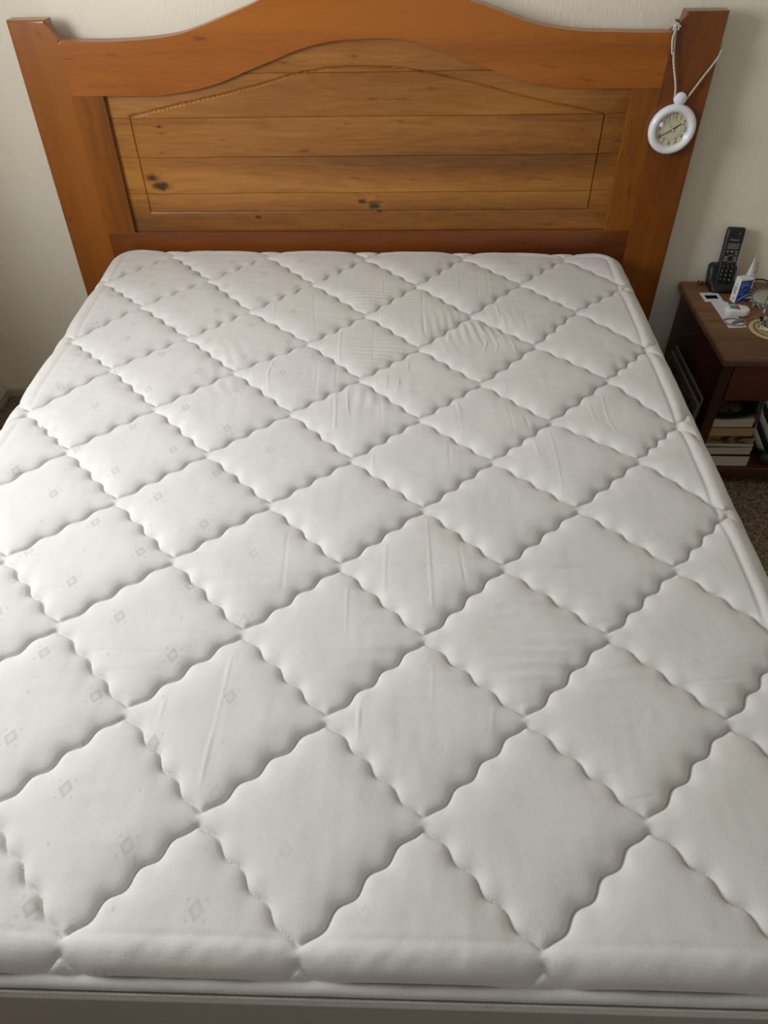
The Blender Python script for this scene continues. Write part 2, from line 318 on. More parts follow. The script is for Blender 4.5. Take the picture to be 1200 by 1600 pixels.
NODES = [(-0.5910,0.0538),(-0.3021,0.0541),(-0.0044,0.0413),(0.2864,0.0505),(0.5894,0.0511),(-0.7450,-0.1263),(-0.4528,-0.1012),(-0.1494,-0.1200),(0.1447,-0.1268),(0.4415,-0.1138),(0.7315,-0.1284),(-0.6059,-0.2607),(-0.3043,-0.2804),(0.0082,-0.2959),(0.2888,-0.2978),(0.5736,-0.2717),(-0.7349,-0.4458),(-0.4434,-0.4245),(-0.1317,-0.4441),(0.1507,-0.4636),(0.4407,-0.4489),(0.7168,-0.4591),(-0.5970,-0.5783),(-0.2959,-0.5810),(0.0080,-0.6058),(0.2922,-0.6221),(0.5923,-0.6027),(-0.7295,-0.7628),(-0.4479,-0.7375),(-0.1405,-0.7462),(0.1493,-0.7646),(0.4368,-0.7708),(0.7060,-0.7794),(-0.5947,-0.8958),(-0.2980,-0.8983),(0.0055,-0.9090),(0.2975,-0.9114),(0.5985,-0.9010),(-0.4481,-1.0491),(-0.1447,-1.0520),(0.1526,-1.0566),(0.4484,-1.0539),(0.7285,-1.0605),(-0.6031,-1.2070),(-0.2988,-1.2035),(0.0021,-1.2110),(0.2931,-1.2077),(0.5966,-1.2057),(-0.4554,-1.3564),(-0.1475,-1.3627),(0.1497,-1.3677),(0.4488,-1.3583),(-0.2989,-1.5144),(0.0023,-1.5193),(0.2981,-1.5156),(0.5954,-1.5130),(-0.1553,-1.6720),(0.1455,-1.6727),(0.4417,-1.6681),(-0.2877,-1.8288),(-0.0044,-1.8328),(0.2836,-1.8304)]
NODE_IJ = [(-4,0),(-2,0),(0,0),(2,0),(4,0),(-5,1),(-3,1),(-1,1),(1,1),(3,1),(5,1),(-4,2),(-2,2),(0,2),(2,2),(4,2),(-5,3),(-3,3),(-1,3),(1,3),(3,3),(5,3),(-4,4),(-2,4),(0,4),(2,4),(4,4),(-5,5),(-3,5),(-1,5),(1,5),(3,5),(5,5),(-4,6),(-2,6),(0,6),(2,6),(4,6),(-3,7),(-1,7),(1,7),(3,7),(5,7),(-4,8),(-2,8),(0,8),(2,8),(4,8),(-3,9),(-1,9),(1,9),(3,9),(-2,10),(0,10),(2,10),(4,10),(-1,11),(1,11),(3,11),(-2,12),(0,12),(2,12)]
CREASES = [(1,[(-0.243,-0.243),(-0.237,-0.331)]),(1,[(-0.221,-0.325),(-0.212,-0.382)]),(1,[(0.010,-0.131),(0.015,-0.280)]),(1,[(0.044,-0.091),(0.049,-0.207)]),(1,[(0.047,-0.262),(0.051,-0.360)]),(1,[(-0.021,-0.345),(-0.016,-0.405)]),(1,[(-0.253,-0.571),(-0.245,-0.636)]),(1,[(-0.104,-0.703),(-0.098,-0.761)]),(1,[(0.048,-0.584),(0.045,-0.648)]),(1,[(0.069,-0.593),(0.072,-0.665)]),(1,[(0.099,-0.602),(0.099,-0.647)]),(1,[(0.077,-0.630),(0.086,-0.712)]),(1,[(0.122,-0.516),(0.120,-0.574)]),(2,[(-0.052,-0.379),(-0.050,-0.489),(-0.042,-0.567)]),(2,[(-0.206,-0.527),(-0.213,-0.599),(-0.201,-0.671)]),(2,[(-0.046,-0.668),(-0.040,-0.752),(-0.037,-0.822)]),(2,[(-0.020,-0.658),(-0.014,-0.727),(-0.008,-0.783)]),(-1,[(-0.138,-0.198),(-0.133,-0.271),(-0.118,-0.385)]),(-1,[(0.160,-0.180),(0.161,-0.313),(0.163,-0.413)]),(-1,[(0.034,-0.371),(0.034,-0.467),(0.036,-0.547)]),(-1,[(0.095,-0.445),(0.101,-0.526)]),(-1,[(-0.095,-0.549),(-0.093,-0.677)]),(-1,[(-0.049,-0.572),(-0.048,-0.659)]),(-1,[(0.060,-0.708),(0.065,-0.797)]),(1,[(0.262,-0.037),(0.259,-0.182)]),(1,[(0.234,-0.163),(0.233,-0.229)]),(1,[(0.373,-0.306),(0.374,-0.382)]),(1,[(0.225,-0.393),(0.223,-0.464)]),(1,[(0.123,-0.522),(0.119,-0.590)]),(1,[(0.084,-0.652),(0.087,-0.716)]),(1,[(0.345,-0.586),(0.349,-0.653)]),(1,[(0.401,-0.612),(0.400,-0.652)]),(1,[(0.230,-0.698),(0.242,-0.762)]),(1,[(0.072,-0.598),(0.071,-0.659)]),(1,[(0.100,-0.611),(0.099,-0.652)]),(1,[(0.420,-0.179),(0.422,-0.373)]),(2,[(0.359,-0.245),(0.360,-0.324)]),(2,[(0.215,-0.464),(0.215,-0.502)]),(2,[(0.304,-0.407),(0.318,-0.447),(0.305,-0.508)]),(2,[(0.330,-0.399),(0.345,-0.454),(0.337,-0.507)]),(2,[(0.345,-0.415),(0.360,-0.469)]),(2,[(0.380,-0.430),(0.389,-0.491)]),(-1,[(0.346,-0.062),(0.343,-0.189)]),(-1,[(0.160,-0.183),(0.158,-0.284),(0.165,-0.434)]),(-1,[(0.316,-0.142),(0.309,-0.281)]),(-1,[(0.344,-0.717),(0.351,-0.824)]),(-1,[(0.377,-0.747),(0.386,-0.823)]),(-2,[(-0.147,-1.222),(-0.010,-1.221)]),(-2,[(0.084,-1.218),(0.276,-1.218)]),(-2,[(0.209,-1.108),(0.317,-1.106)]),(-1,[(0.071,-1.298),(0.212,-1.295)]),(-1,[(0.154,-1.328),(0.200,-1.330)]),(-1,[(0.052,-0.953),(0.082,-0.949)]),(-1,[(0.134,-1.029),(0.171,-1.028)]),(-1,[(-0.168,-1.026),(-0.130,-1.027)]),(-1,[(-0.063,-1.145),(0.062,-1.140)]),(-1,[(-0.017,-1.185),(0.018,-1.182)]),(-1,[(-0.100,-1.138),(-0.093,-1.283)]),(-1,[(0.213,-1.153),(0.223,-1.261)]),(-1,[(0.209,-0.848),(0.207,-0.947)]),(1,[(0.018,-1.256),(0.022,-1.375)]),(1,[(0.158,-1.086),(0.161,-1.218),(0.164,-1.324)]),(1,[(0.082,-1.156),(0.082,-1.293)]),(1,[(0.049,-0.880),(0.050,-0.957)]),(1,[(0.232,-0.697),(0.240,-0.824)]),(1,[(0.098,-1.139),(0.196,-1.140)]),(-1,[(0.317,-1.106),(0.396,-1.104)]),(-1,[(0.488,-1.104),(0.675,-1.098)]),(-1,[(0.376,-1.298),(0.510,-1.288)]),(-1,[(0.572,-1.180),(0.618,-1.178)]),(-2,[(0.313,-1.220),(0.505,-1.213)]),(-2,[(0.535,-1.143),(0.644,-1.138)]),(-2,[(0.341,-1.263),(0.535,-1.259)]),(-2,[(0.428,-1.331),(0.466,-1.329)]),(1,[(0.524,-0.691),(0.532,-0.796)]),(1,[(0.424,-0.813),(0.428,-0.894),(0.425,-1.020)]),(1,[(0.387,-0.829),(0.393,-0.908)]),(1,[(0.462,-1.047),(0.610,-1.041)]),(2,[(0.563,-0.664),(0.559,-0.772),(0.570,-0.833)]),(-1,[(0.494,-1.408),(0.684,-1.404)]),(-1,[(0.455,-1.370),(0.598,-1.367)]),(-1,[(0.282,-1.452),(0.358,-1.447)]),(-1,[(0.413,-1.334),(0.463,-1.329)]),(-1,[(0.377,-1.600),(0.433,-1.597)]),(-2,[(0.537,-1.449),(0.635,-1.442)]),(-2,[(0.573,-1.480),(0.621,-1.479)]),(-2,[(0.416,-1.637),(0.466,-1.630)]),(-2,[(0.286,-1.413),(0.397,-1.412)]),(-2,[(0.279,-1.488),(0.320,-1.487)]),(-1,[(-0.584,-1.208),(-0.355,-1.211)]),(-1,[(-0.521,-1.283),(-0.433,-1.281)]),(-1,[(-0.479,-1.329),(-0.428,-1.330)]),(-1,[(-0.507,-0.982),(-0.407,-0.983)]),(-1,[(-0.472,-1.026),(-0.435,-1.022)]),(-1,[(-0.712,-0.769),(-0.625,-0.757)]),(1,[(-0.678,-1.043),(-0.562,-1.035)]),(1,[(-0.389,-1.098),(-0.247,-1.095)]),(1,[(-0.435,-1.066),(-0.212,-1.064)]),(-1,[(-0.366,-1.367),(-0.319,-1.372),(-0.158,-1.373)]),(-1,[(-0.395,-1.410),(-0.288,-1.412),(-0.186,-1.409)]),(-1,[(-0.350,-1.445),(-0.236,-1.445)]),(-1,[(-0.457,-1.395),(-0.421,-1.402)]),(-2,[(-0.318,-1.485),(-0.271,-1.490)]),(1,[(-0.156,-1.409),(-0.156,-1.464),(-0.157,-1.527),(-0.161,-1.589),(-0.162,-1.639)]),(1,[(-0.242,-1.482),(-0.243,-1.536)]),(1,[(-0.164,-1.709),(-0.128,-1.708)]),(2,[(0.050,-1.482),(0.051,-1.561)]),(1,[(0.162,-1.418),(0.159,-1.495)]),(1,[(0.252,-1.489),(0.244,-1.542)]),(1,[(0.142,-1.712),(0.169,-1.717)]),(1,[(0.099,-1.745),(0.126,-1.713)]),(-1,[(0.244,-1.448),(0.368,-1.447)]),(-1,[(0.279,-1.490),(0.320,-1.487)]),(-1,[(-0.009,-1.488),(0.016,-1.489)])]

# ------------------------------------------------------------------ the room
XL, XR, YB, YF, ZC = -1.37, 2.7, 0.20, -4.2, 2.45
struct(bxo('floor', (XL-0.1, YF-0.1, -0.1), (XR+0.1, YB+0.1, 0), M['carpet']))
struct(bxo('ceiling', (XL-0.1, YF-0.1, ZC), (XR+0.1, YB+0.1, ZC+0.1), M['ceiling']))
struct(bxo('wall_back', (XL-0.1, YB, 0), (XR+0.1, YB+0.1, ZC), M['wall']))
struct(bxo('wall_right', (XR, YF-0.1, 0), (XR+0.1, YB, ZC), M['wall']))
bm = bmesh.new(); y0, y1, z0, z1 = WIN
box(bm, (XL-0.1, YF-0.1, 0), (XL, y0, ZC)); box(bm, (XL-0.1, y1, 0), (XL, YB, ZC)); box(bm, (XL-0.1, y0, 0), (XL, y1, z0)); box(bm, (XL-0.1, y0, z1), (XL, y1, ZC))
struct(obj('wall_left', bm, M['wall']))
bm = bmesh.new(); fx0, fx1, fz0, fz1 = -0.1, 1.7, 0.9, 2.1
box(bm, (XL, YF-0.1, 0), (fx0, YF, ZC)); box(bm, (fx1, YF-0.1, 0), (XR, YF, ZC)); box(bm, (fx0, YF-0.1, 0), (fx1, YF, fz0)); box(bm, (fx0, YF-0.1, fz1), (fx1, YF, ZC))
struct(obj('wall_front', bm, M['wall']))
bm = bmesh.new(); t = 0.035
for a, b in (((y0, z0), (y1, z0+t)), ((y0, z1-t), (y1, z1)), ((y0, z0+t), (y0+t, z1-t)), ((y1-t, z0+t), (y1, z1-t))):
    box(bm, (XL-0.06, a[0], a[1]), (XL-0.02, b[0], b[1]))
struct(obj('window_1', bm, M['white_paint']))
bm = bmesh.new()
for a, b in (((fx0, fz0), (fx1, fz0+t)), ((fx0, fz1-t), (fx1, fz1)), ((fx0, fz0+t), (fx0+t, fz1-t)), ((fx1-t, fz0+t), (fx1, fz1-t))):
    box(bm, (a[0], YF-0.06, a[1]), (b[0], YF-0.02, b[1]))
struct(obj('window_2', bm, M['white_paint']))
struct(bxo('baseboard_back', (XL, YB-0.012, 0), (XR, YB, 0.035), M['trim'], bev=0.003))
struct(bxo('baseboard_left', (XL, YF, 0), (XL+0.012, YB-0.012, 0.035), M['trim'], bev=0.003))

# ------------------------------------------------------------------ bed: headboard and frame
bed = thing('bed_frame', 'honey-coloured pine bed with a tall arched panelled headboard against the cream wall', 'bed', (0, 0, 0))
def tiltz(o):        # the old headboard stands a touch higher on its right
    me = o.data; n = len(me.vertices); a = np.empty(n*3, np.float32); me.vertices.foreach_get('co', a); a = a.reshape(-1, 3)
    a[:, 2] += 0.0125*a[:, 0]*np.clip(a[:, 2]/0.6, 0, 1); me.vertices.foreach_set('co', a.ravel()); me.update()
FY, BY = 0.12, 0.163
def level(pts): return [(x, z-0.0125*x) for x, z in pts]
def plate(name, pts, mat, bevtest=None, off=0.007, seg=4, y0=FY, y1=BY):
    bm = bmesh.new(); prism_xz(bm, pts, y0, y1)
    if bevtest:
        es = [e for e in bm.edges if all(abs(v.co.y-y0) < 1e-6 for v in e.verts) and bevtest(e)]
        bmesh.ops.bevel(bm, geom=es, offset=off, segments=seg, profile=0.5, affect='EDGES')
    o = obj(name, bm, mat, bed, False); me = o.data
    me.polygons.foreach_set('use_smooth', [True]*len(me.polygons)); me.set_sharp_from_angle(angle=math.radians(28)); tiltz(o)
    w = o.modifiers.new('weighted', 'WEIGHTED_NORMAL'); w.keep_sharp = True; w.weight = 100; return o
# posts, notch shoulders flaring into the rail
ptop = 1.2175
pl = [(-0.9245, 0.0), (-0.9245, ptop), (-0.8235, ptop), (-0.822, 1.197), (-0.817, 1.185), (-0.8085, 1.1765), (-0.802, 1.172), (-0.802, 0.0)]
plate('headboard_post', pl[::-1], M['post'], lambda e: min(v.co.z for v in e.verts) > 1.165 or all(v.co.x < -0.92 for v in e.verts), 0.006)
pr = [(0.913, 0.0), (0.913, ptop-0.001), (0.808, ptop-0.001), (0.8045, 1.197), (0.798, 1.183), (0.787, 1.1745), (0.784, 1.172), (0.784, 0.0)]
plate('headboard_post', pr, M['post'], lambda e: min(v.co.z for v in e.verts) > 1.165 or all(v.co.x > 0.91 for v in e.verts), 0.006)
# arched top rail
topc = catmull([(x, z+0.002) for x, z in level([(-0.802, 1.1605), (-0.7312, 1.1570), (-0.6282, 1.1590), (-0.5418, 1.1655), (-0.4722, 1.1765), (-0.4011, 1.1985), (-0.3137, 1.2286), (-0.23, 1.2585), (-0.13, 1.2800), (-0.01, 1.2880), (0.11, 1.2810), (0.21, 1.2610), (0.3240, 1.2299), (0.3900, 1.2085), (0.4590, 1.1925), (0.5426, 1.1827), (0.6416, 1.1800), (0.784, 1.1786)])], 5)
arch = catmull(level(ARCH), 3)
zl = 1.0415; zr = 1.0348-0.008
rail = [(-0.802, arch[0][1])]+[p for p in arch if -0.7185 <= p[0]]+[(0.784, arch[-1][1])]+topc[::-1]
plate('top_rail', rail, M['rail'], lambda e: min(v.co.z for v in e.verts) > 1.13 and abs(e.verts[0].co.x-e.verts[1].co.x) > 0.002 and not (abs(e.verts[0].co.x) < 0.5 and e.verts[0].co.z < 1.17), 0.010, 5)
OL, OR = -0.7165, 0.7085      # opening
OB = 0.6635
plate('stile', [(-0.802, OB), (OL, OB), (OL, arch[0][1]), (-0.802, arch[0][1])], M['stile'], lambda e: all(abs(v.co.x-OL) < 1e-4 for v in e.verts), 0.003, 2, FY+0.0006)
plate('stile', [(OR, OB), (0.784, OB), (0.784, arch[-1][1]), (OR, arch[-1][1])], M['stile'], lambda e: all(abs(v.co.x-OR) < 1e-4 for v in e.verts), 0.003, 2, FY+0.0006)
plate('bottom_rail', [(-0.802, 0.42), (0.784, 0.42), (0.784, OB), (-0.802, OB)], M['rail_low'], lambda e: all(abs(v.co.z-OB) < 1e-4 for v in e.verts), 0.003, 2, FY+0.0004)
# fielded panel glued up from five boards
panel = bpy.data.objects.new('panel', None); C.objects.link(panel); panel.parent = bed
FL = level(FIELD); fx = np.array([p[0] for p in FL]); fz = np.array([p[1] for p in FL])
AL = arch; ax_ = np.array([p[0] for p in AL]); az_ = np.array([p[1] for p in AL])
def panel_y(X, Z):
    ztop = np.interp(X, fx, fz); zb = 0.7225
    dl = X-(-0.6565+(Z-0.72)*-0.01); dr = 0.6495-X
    d = np.minimum(np.minimum(dl, dr), np.minimum(ztop-Z, Z-zb))         # >0 inside the raised field
    t = np.clip((d+0.0022)/0.0044, 0, 1); t = t*t*(3-2*t)
    bev = 0.1290+np.clip(-d/0.06, 0, 1)*0.005
    return bev*(1-t)+0.1276*t+0.0045*np.exp(-(np.abs(d)/0.0019)**4)
seams = [OB-0.012, 0.7769, 0.8784, 0.9818, 1.0891, 1.19]
xs = np.concatenate([np.linspace(OL-0.01, -0.665, 14), np.linspace(-0.6635, -0.6455, 18), np.linspace(-0.640, 0.640, 320), np.linspace(0.6430, 0.6560, 14), np.linspace(0.66, OR+0.01, 12)])
for k in range(5):
    za, zb = seams[k], seams[k+1]
    nz = max(6, int((zb-za)/0.0026)); zz = np.concatenate([[za, za+0.0006, za+0.0014], np.linspace(za+0.003, zb-0.003, nz), [zb-0.0014, zb-0.0006, zb]])
    if k == 4:
        keep = xs[(np.interp(xs, ax_, az_) > za-0.02)]
    elif k == 3: keep = xs
    else: keep = xs
    X, Z = np.meshgrid(keep, zz)
    lim = np.interp(X, ax_, az_)+0.014; Z = np.minimum(Z, np.maximum(lim, za+0.0001*np.arange(len(zz))[:, None]))
    Y = panel_y(X, Z); gap = np.minimum(np.abs(Z-za), np.abs(Z-zb)); Y = Y+0.0026*np.clip(1-gap/0.0014, 0, 1)*(0.75 if k else 0.75)+0.0002*math.sin(k*2.1)
    nzv, nxv = X.shape; v = np.stack([X, Y, Z], -1).reshape(-1, 3); vb = v.copy(); vb[:, 1] = 0.145
    allv = np.concatenate([v, vb]); idx = np.arange(nzv*nxv).reshape(nzv, nxv)
    q = np.stack([idx[:-1, :-1], idx[:-1, 1:], idx[1:, 1:], idx[1:, :-1]], -1).reshape(-1, 4)
    loop = list(idx[0, :])+list(idx[1:, -1])+list(idx[-1, -2::-1])+list(idx[-2:0:-1, 0]); n0 = nzv*nxv
    fl = [tuple(int(b) for b in a) for a in q]
    for a in range(len(loop)):
        b = loop[(a+1) % len(loop)]; fl.append((int(loop[a]), int(loop[a])+n0, int(b)+n0, int(b)))
    me = bpy.data.meshes.new('plank'); me.from_pydata(allv.tolist(), [], fl); me.update()
    o = link('plank', me, M['panel'], panel, True); me.set_sharp_from_angle(angle=math.radians(40)); tiltz(o)
# the frame under the mattress
for sx in (-1, 1): bxo('side_rail', (sx*0.755-0.014, -1.775, 0.20), (sx*0.755+0.014, FY, 0.35), M['frame_hidden'], bed, 0.003)
bxo('foot_rail', (-0.769, -1.80, 0.20), (0.769, -1.775, 0.35), M['frame_hidden'], bed, 0.003)
for sx in (-1, 1): bxo('leg', (sx*0.71-0.03, -1.775, 0.0), (sx*0.71+0.03, -1.715, 0.33), M['frame_hidden'], bed, 0.003)
for k in range(12): bxo('slat', (-0.741, -1.70+k*0.15, 0.33), (0.741, -1.63+k*0.15, 0.35), M['frame_hidden'], bed)

# ------------------------------------------------------------------ mattress
mat_t = thing('mattress', 'white diamond-quilted double mattress, bare, filling most of the picture', 'mattress', (0, 0, 0.35))
MX0, MX1, MY0, MY1, MZ, CR = -0.780, 0.761, -1.854, 0.103, 0.62, 0.085
ER = 0.036       # how far the padding rolls over at the edge
def tps_fit(P, V):
    n = len(P); d = np.linalg.norm(P[:, None]-P[None], axis=-1); K = np.where(d > 0, d*d*np.log(d+1e-12), 0)+np.eye(n)*2e-4
    Q = np.hstack([np.ones((n, 1)), P]); A = np.block([[K, Q], [Q.T, np.zeros((3, 3))]]); return np.linalg.solve(A, np.vstack([V, np.zeros((3, V.shape[1]))]))
def tps_eval(co, P, X):
    out = co[-3]+X@co[-2:]
    for k in range(len(P)):
        d2 = ((X-P[k])**2).sum(1); out = out+(0.5*d2*np.log(d2+1e-12))[:, None]*co[k]
    return out
NP_, NV = np.array(NODES), np.array(NODE_IJ, float); co = tps_fit(NP_, NV)
def axis_grid(a, b, step):
    e = np.array([0, .0004, .0012, .0025, .0042, .0062, .0085, .011, .0136]); m = np.linspace(a+0.016, b-0.016, int((b-a-0.032)/step)); return np.concatenate([a+e, m, (b-e)[::-1]])
gx, gy = axis_grid(MX0, MX1, 0.0021), axis_grid(MY0, MY1, 0.0021)
X, Y = np.meshgrid(gx, gy); shp = X.shape
def edge_d(X, Y):
    cx, cy = (MX0+MX1)/2, (MY0+MY1)/2; qx = np.abs(X-cx)-(MX1-MX0)/2+CR; qy = np.abs(Y-cy)-(MY1-MY0)/2+CR
    return -(np.minimum(np.maximum(qx, qy), 0)+np.hypot(np.maximum(qx, 0), np.maximum(qy, 0))-CR)
D = edge_d(X, Y)
# pull the square's corners onto the rounded outline
cx, cy = (MX0+MX1)/2, (MY0+MY1)/2; hx, hy = (MX1-MX0)/2-CR, (MY1-MY0)/2-CR
sx, sy = np.sign(X-cx), np.sign(Y-cy); qx, qy = np.abs(X-cx)-hx, np.abs(Y-cy)-hy
inc = (qx > 0) & (qy > 0); L = np.hypot(qx, qy)+1e-9; Mx = np.maximum(qx, qy); k = np.where(inc, Mx/L, 1.0)
X = np.where(inc, cx+sx*(hx+qx*k), X); Y = np.where(inc, cy+sy*(hy+qy*k), Y); D = np.maximum(edge_d(X, Y), 0)
P2 = np.stack([X.ravel(), Y.ravel()], 1)
IJ = tps_eval(co, NP_, P2); I, J = IJ[:, 0], IJ[:, 1]
U, V = (I+J)/2, (I-J)/2
def noise2(x, y, freq, seed):      # smooth value noise
    rs = np.random.RandomState(seed); g = rs.rand(128, 128); fx_, fy_ = x*freq+50.3, y*freq+50.7
    ix, iy = np.floor(fx_).astype(int), np.floor(fy_).astype(int); tx, ty = fx_-ix, fy_-iy; tx = tx*tx*(3-2*tx); ty = ty*ty*(3-2*ty)
    G = lambda a, b: g[a % 128, b % 128]
    return (G(ix, iy)*(1-tx)+G(ix+1, iy)*tx)*(1-ty)+(G(ix, iy+1)*(1-tx)+G(ix+1, iy+1)*tx)*ty-0.5
x_, y_ = P2[:, 0], P2[:, 1]
# scalloped quilting lines: four scallops along each side of a diamond
wav = 0.0200
U2 = U+wav*np.sin(2*PI*4*V+0.3)*np.abs(np.sin(PI*V))**0.35+0.010*noise2(x_, y_, 9, 1)
V2 = V+wav*np.sin(2*PI*4*U+0.3)*np.abs(np.sin(PI*U))**0.35+0.010*noise2(x_, y_, 9, 2)
g = np.sin(PI*U2)*np.sin(PI*V2); F = np.abs(g+0.0065*np.cos(PI*J))
gr = np.sqrt((PI*np.cos(PI*U2)*np.sin(PI*V2))**2+(PI*np.sin(PI*U2)*np.cos(PI*V2))**2+0.05)
dm = F/gr*0.21           # metres to the nearest seam
F0 = np.abs(np.sin(PI*U)*np.sin(PI*V)); gr0 = np.sqrt((PI*np.cos(PI*U)*np.sin(PI*V))**2+(PI*np.sin(PI*U)*np.cos(PI*V))**2+0.05); dp = F0/gr0*0.21
bl = np.clip((dp-0.006)/0.022, 0, 1); bl = bl*bl*(3-2*bl); dm = dm*(1-bl)+dp*bl
t = np.clip((np.sqrt(dm*dm+0.0010**2)-0.0010)/0.075, 0, 1)
h = 0.86*(1-(1-t)**2.8)**0.56+0.14*(1-np.exp(-(dm/0.0022)**2))
puff = 0.0172*(1+0.25*noise2(x_, y_, 3.0, 3))
Zq = puff*h
inn = np.clip(h*1.3-0.35, 0, 1)
# soft lumps and stretched sideways wrinkles
Zq += inn*(0.0022*noise2(x_, y_, 14, 4)+0.0011*noise2(x_*0.35, y_, 60, 5)*np.clip(noise2(x_, y_, 4, 6)*3+0.5, 0, 1)+0.0006*noise2(x_, y_*0.3, 70, 7))
def ripples(cx_, cy_, rx, ry, ang, wl, amp):
    a = (x_-cx_)*math.cos(ang)+(y_-cy_)*math.sin(ang); return amp*np.exp(-((x_-cx_)/rx)**2-((y_-cy_)/ry)**2)*np.sin(2*PI*a/wl+2.5*noise2(x_, y_, 18, 8))
for rp in [(0.28, -0.37, 0.11, 0.07, 0.15, 0.022, 0.0013), (0.05, -0.22, 0.10, 0.06, PI/2, 0.016, 0.0008), (0.08, -0.50, 0.09, 0.06, PI/2, 0.018, 0.0008), (0.13, -1.40, 0.10, 0.08, PI/2, 0.030, 0.0011), (0.36, -1.40, 0.13, 0.09, PI/2+0.05, 0.026, 0.0011), (0.34, -1.24, 0.12, 0.06, PI/2, 0.03, 0.0010), (-0.32, -0.58, 0.05, 0.10, 0.4, 0.035, 0.0012), (0.03, -0.68, 0.09, 0.06, 0, 0.03, 0.0009), (0.48, -1.33, 0.11, 0.08, PI/2, 0.028, 0.0011), (-0.20, -1.25, 0.14, 0.06, PI/2, 0.03, 0.0009)]:
    Zq += inn*ripples(*rp)
for sgn, pl_ in CREASES:
    best = np.full(len(x_), 9.0)
    bx0, bx1 = min(p[0] for p in pl_)-0.02, max(p[0] for p in pl_)+0.02; by0, by1 = min(p[1] for p in pl_)-0.02, max(p[1] for p in pl_)+0.02
    sel = np.where((x_ > bx0) & (x_ < bx1) & (y_ > by0) & (y_ < by1))[0]
    if not len(sel): continue
    px, py = x_[sel], y_[sel]; bb = np.full(len(sel), 9.0)
    for (ax, ay), (bx, by) in zip(pl_[:-1], pl_[1:]):
        dx, dy = bx-ax, by-ay; tt = np.clip(((px-ax)*dx+(py-ay)*dy)/(dx*dx+dy*dy), 0, 1)
        bb = np.minimum(bb, np.hypot(px-ax-tt*dx, py-ay-tt*dy))
    ends = np.minimum(np.hypot(px-pl_[0][0], py-pl_[0][1]), np.hypot(px-pl_[-1][0], py-pl_[-1][1])); tp = np.clip(ends/0.025, 0, 1)**0.7*(0.55+0.9*(noise2(px, py, 40, 11)+0.5))
    bb = bb+0.0015*noise2(px, py, 80, 12); amp = (0.0007*sgn if abs(sgn) == 1 else 0.00065*sgn)*tp
    Zq[sel] += amp*np.exp(-(bb/0.0026)**2)*np.clip(h[sel]*1.5-0.3, 0, 1)-0.35*amp*np.exp(-(bb/0.009)**2)*inn[sel]
# edge roll and the crease where the padding turns over
Df = D.ravel()
near = np.where((y_ < MY0+0.2) | (x_ > 0.45), 1.0, 0.35)
front = y_ < MY0+0.12; dc = np.where(front, 0.036, 0.050); ac = np.where(front, 0.45, 1.0)
Zq += -0.0024*near*ac*np.exp(-((Df-dc)/0.0050)**2)+0.0016*near*ac*np.exp(-((Df-dc+0.014)/0.009)**2)
Zq += 0.0014*noise2(x_*0.3+y_*0.3, y_-x_, 55, 9)*np.exp(-((Df-0.02)/0.02)**2)
e = np.clip(1-Df/ER, 0, 1); roll = ER*0.92*(1-np.sqrt(np.clip(1-e**2.2, 0, 1)))
soft = -0.005*np.exp(-(((x_-0.05)/0.45)**2+((y_+0.55)/0.6)**2))+0.004*noise2(x_, y_, 2.2, 10)
ed_ = np.clip(Df/0.045, 0, 1); ed_ = ed_*ed_*(3-2*ed_); kb = np.where(y_ > -0.1, 0.25, np.where(y_ < MY0+0.1, 0.95, 0.6)); Zq = Zq*(kb+(1-kb)*ed_)+0.0115*(1-kb)*(1-ed_)*np.clip(Df/0.006, 0, 1)
Zf = MZ-0.014+Zq+soft*np.clip(Df/0.05, 0, 1)-roll
nv = len(x_); ny_, nx_ = shp
me = bpy.data.meshes.new('quilted_cover'); idx = np.arange(nv).reshape(shp)
quads = np.stack([idx[:-1, :-1], idx[:-1, 1:], idx[1:, 1:], idx[1:, :-1]], -1).reshape(-1, 4); nf = len(quads)
me.vertices.add(nv); me.vertices.foreach_set('co', np.stack([x_, y_, Zf-0.35], 1).astype(np.float32).ravel())
me.loops.add(nf*4); me.loops.foreach_set('vertex_index', quads.astype(np.int32).ravel())
me.polygons.add(nf); me.polygons.foreach_set('loop_start', np.arange(0, nf*4, 4, dtype=np.int32)); me.polygons.foreach_set('loop_total', np.full(nf, 4, np.int32))
uvl = me.uv_layers.new(name='UVMap'); uvl.data.foreach_set('uv', P2[quads.ravel()].astype(np.float32).ravel())
me.update(calc_edges=True); me.validate()
link('quilted_cover', me, M['ticking'], mat_t, True)
def outline(off, n=14, cr=CR):
    pts = []
    for qx_, qy_, a0 in ((1, 1, 0), (-1, 1, PI/2), (-1, -1, PI), (1, -1, 1.5*PI)):
        X0 = (MX1-cr) if qx_ > 0 else (MX0+cr); Y0 = (MY1-cr) if qy_ > 0 else (MY0+cr)
        for k in range(n+1): a = a0+PI/2*k/n; pts.append((X0+(cr+off)*math.cos(a), Y0+(cr+off)*math.sin(a)))
    return pts
def dense(pts, step=0.01):
    out = []; n = len(pts)
    for k in range(n):
        a, b = pts[k], pts[(k+1) % n]; m = max(1, int(math.dist(a, b)/step))
        for q in range(m): out.append((a[0]+(b[0]-a[0])*q/m, a[1]+(b[1]-a[1])*q/m))
    return out
ZE = MZ-0.014-ER*0.92-0.35          # local height where the cover meets the edge tape
bm = bmesh.new(); tube(bm, [(x, y, ZE+0.0025+0.0008*math.sin(37*(x+y))+0.0006*math.sin(91*(x-y))) for x, y in dense(outline(0.0015))], 0.0105, 10, True)
uv = bm.loops.layers.uv.new('UVMap')
for f in bm.faces:
    for lp in f.loops: lp[uv].uv = (lp.vert.co.x+9, lp.vert.co.y+9)
M['tape'] = ticking('edge_tape_ticking', False)
obj('edge_tape', bm, M['tape'], mat_t, True)
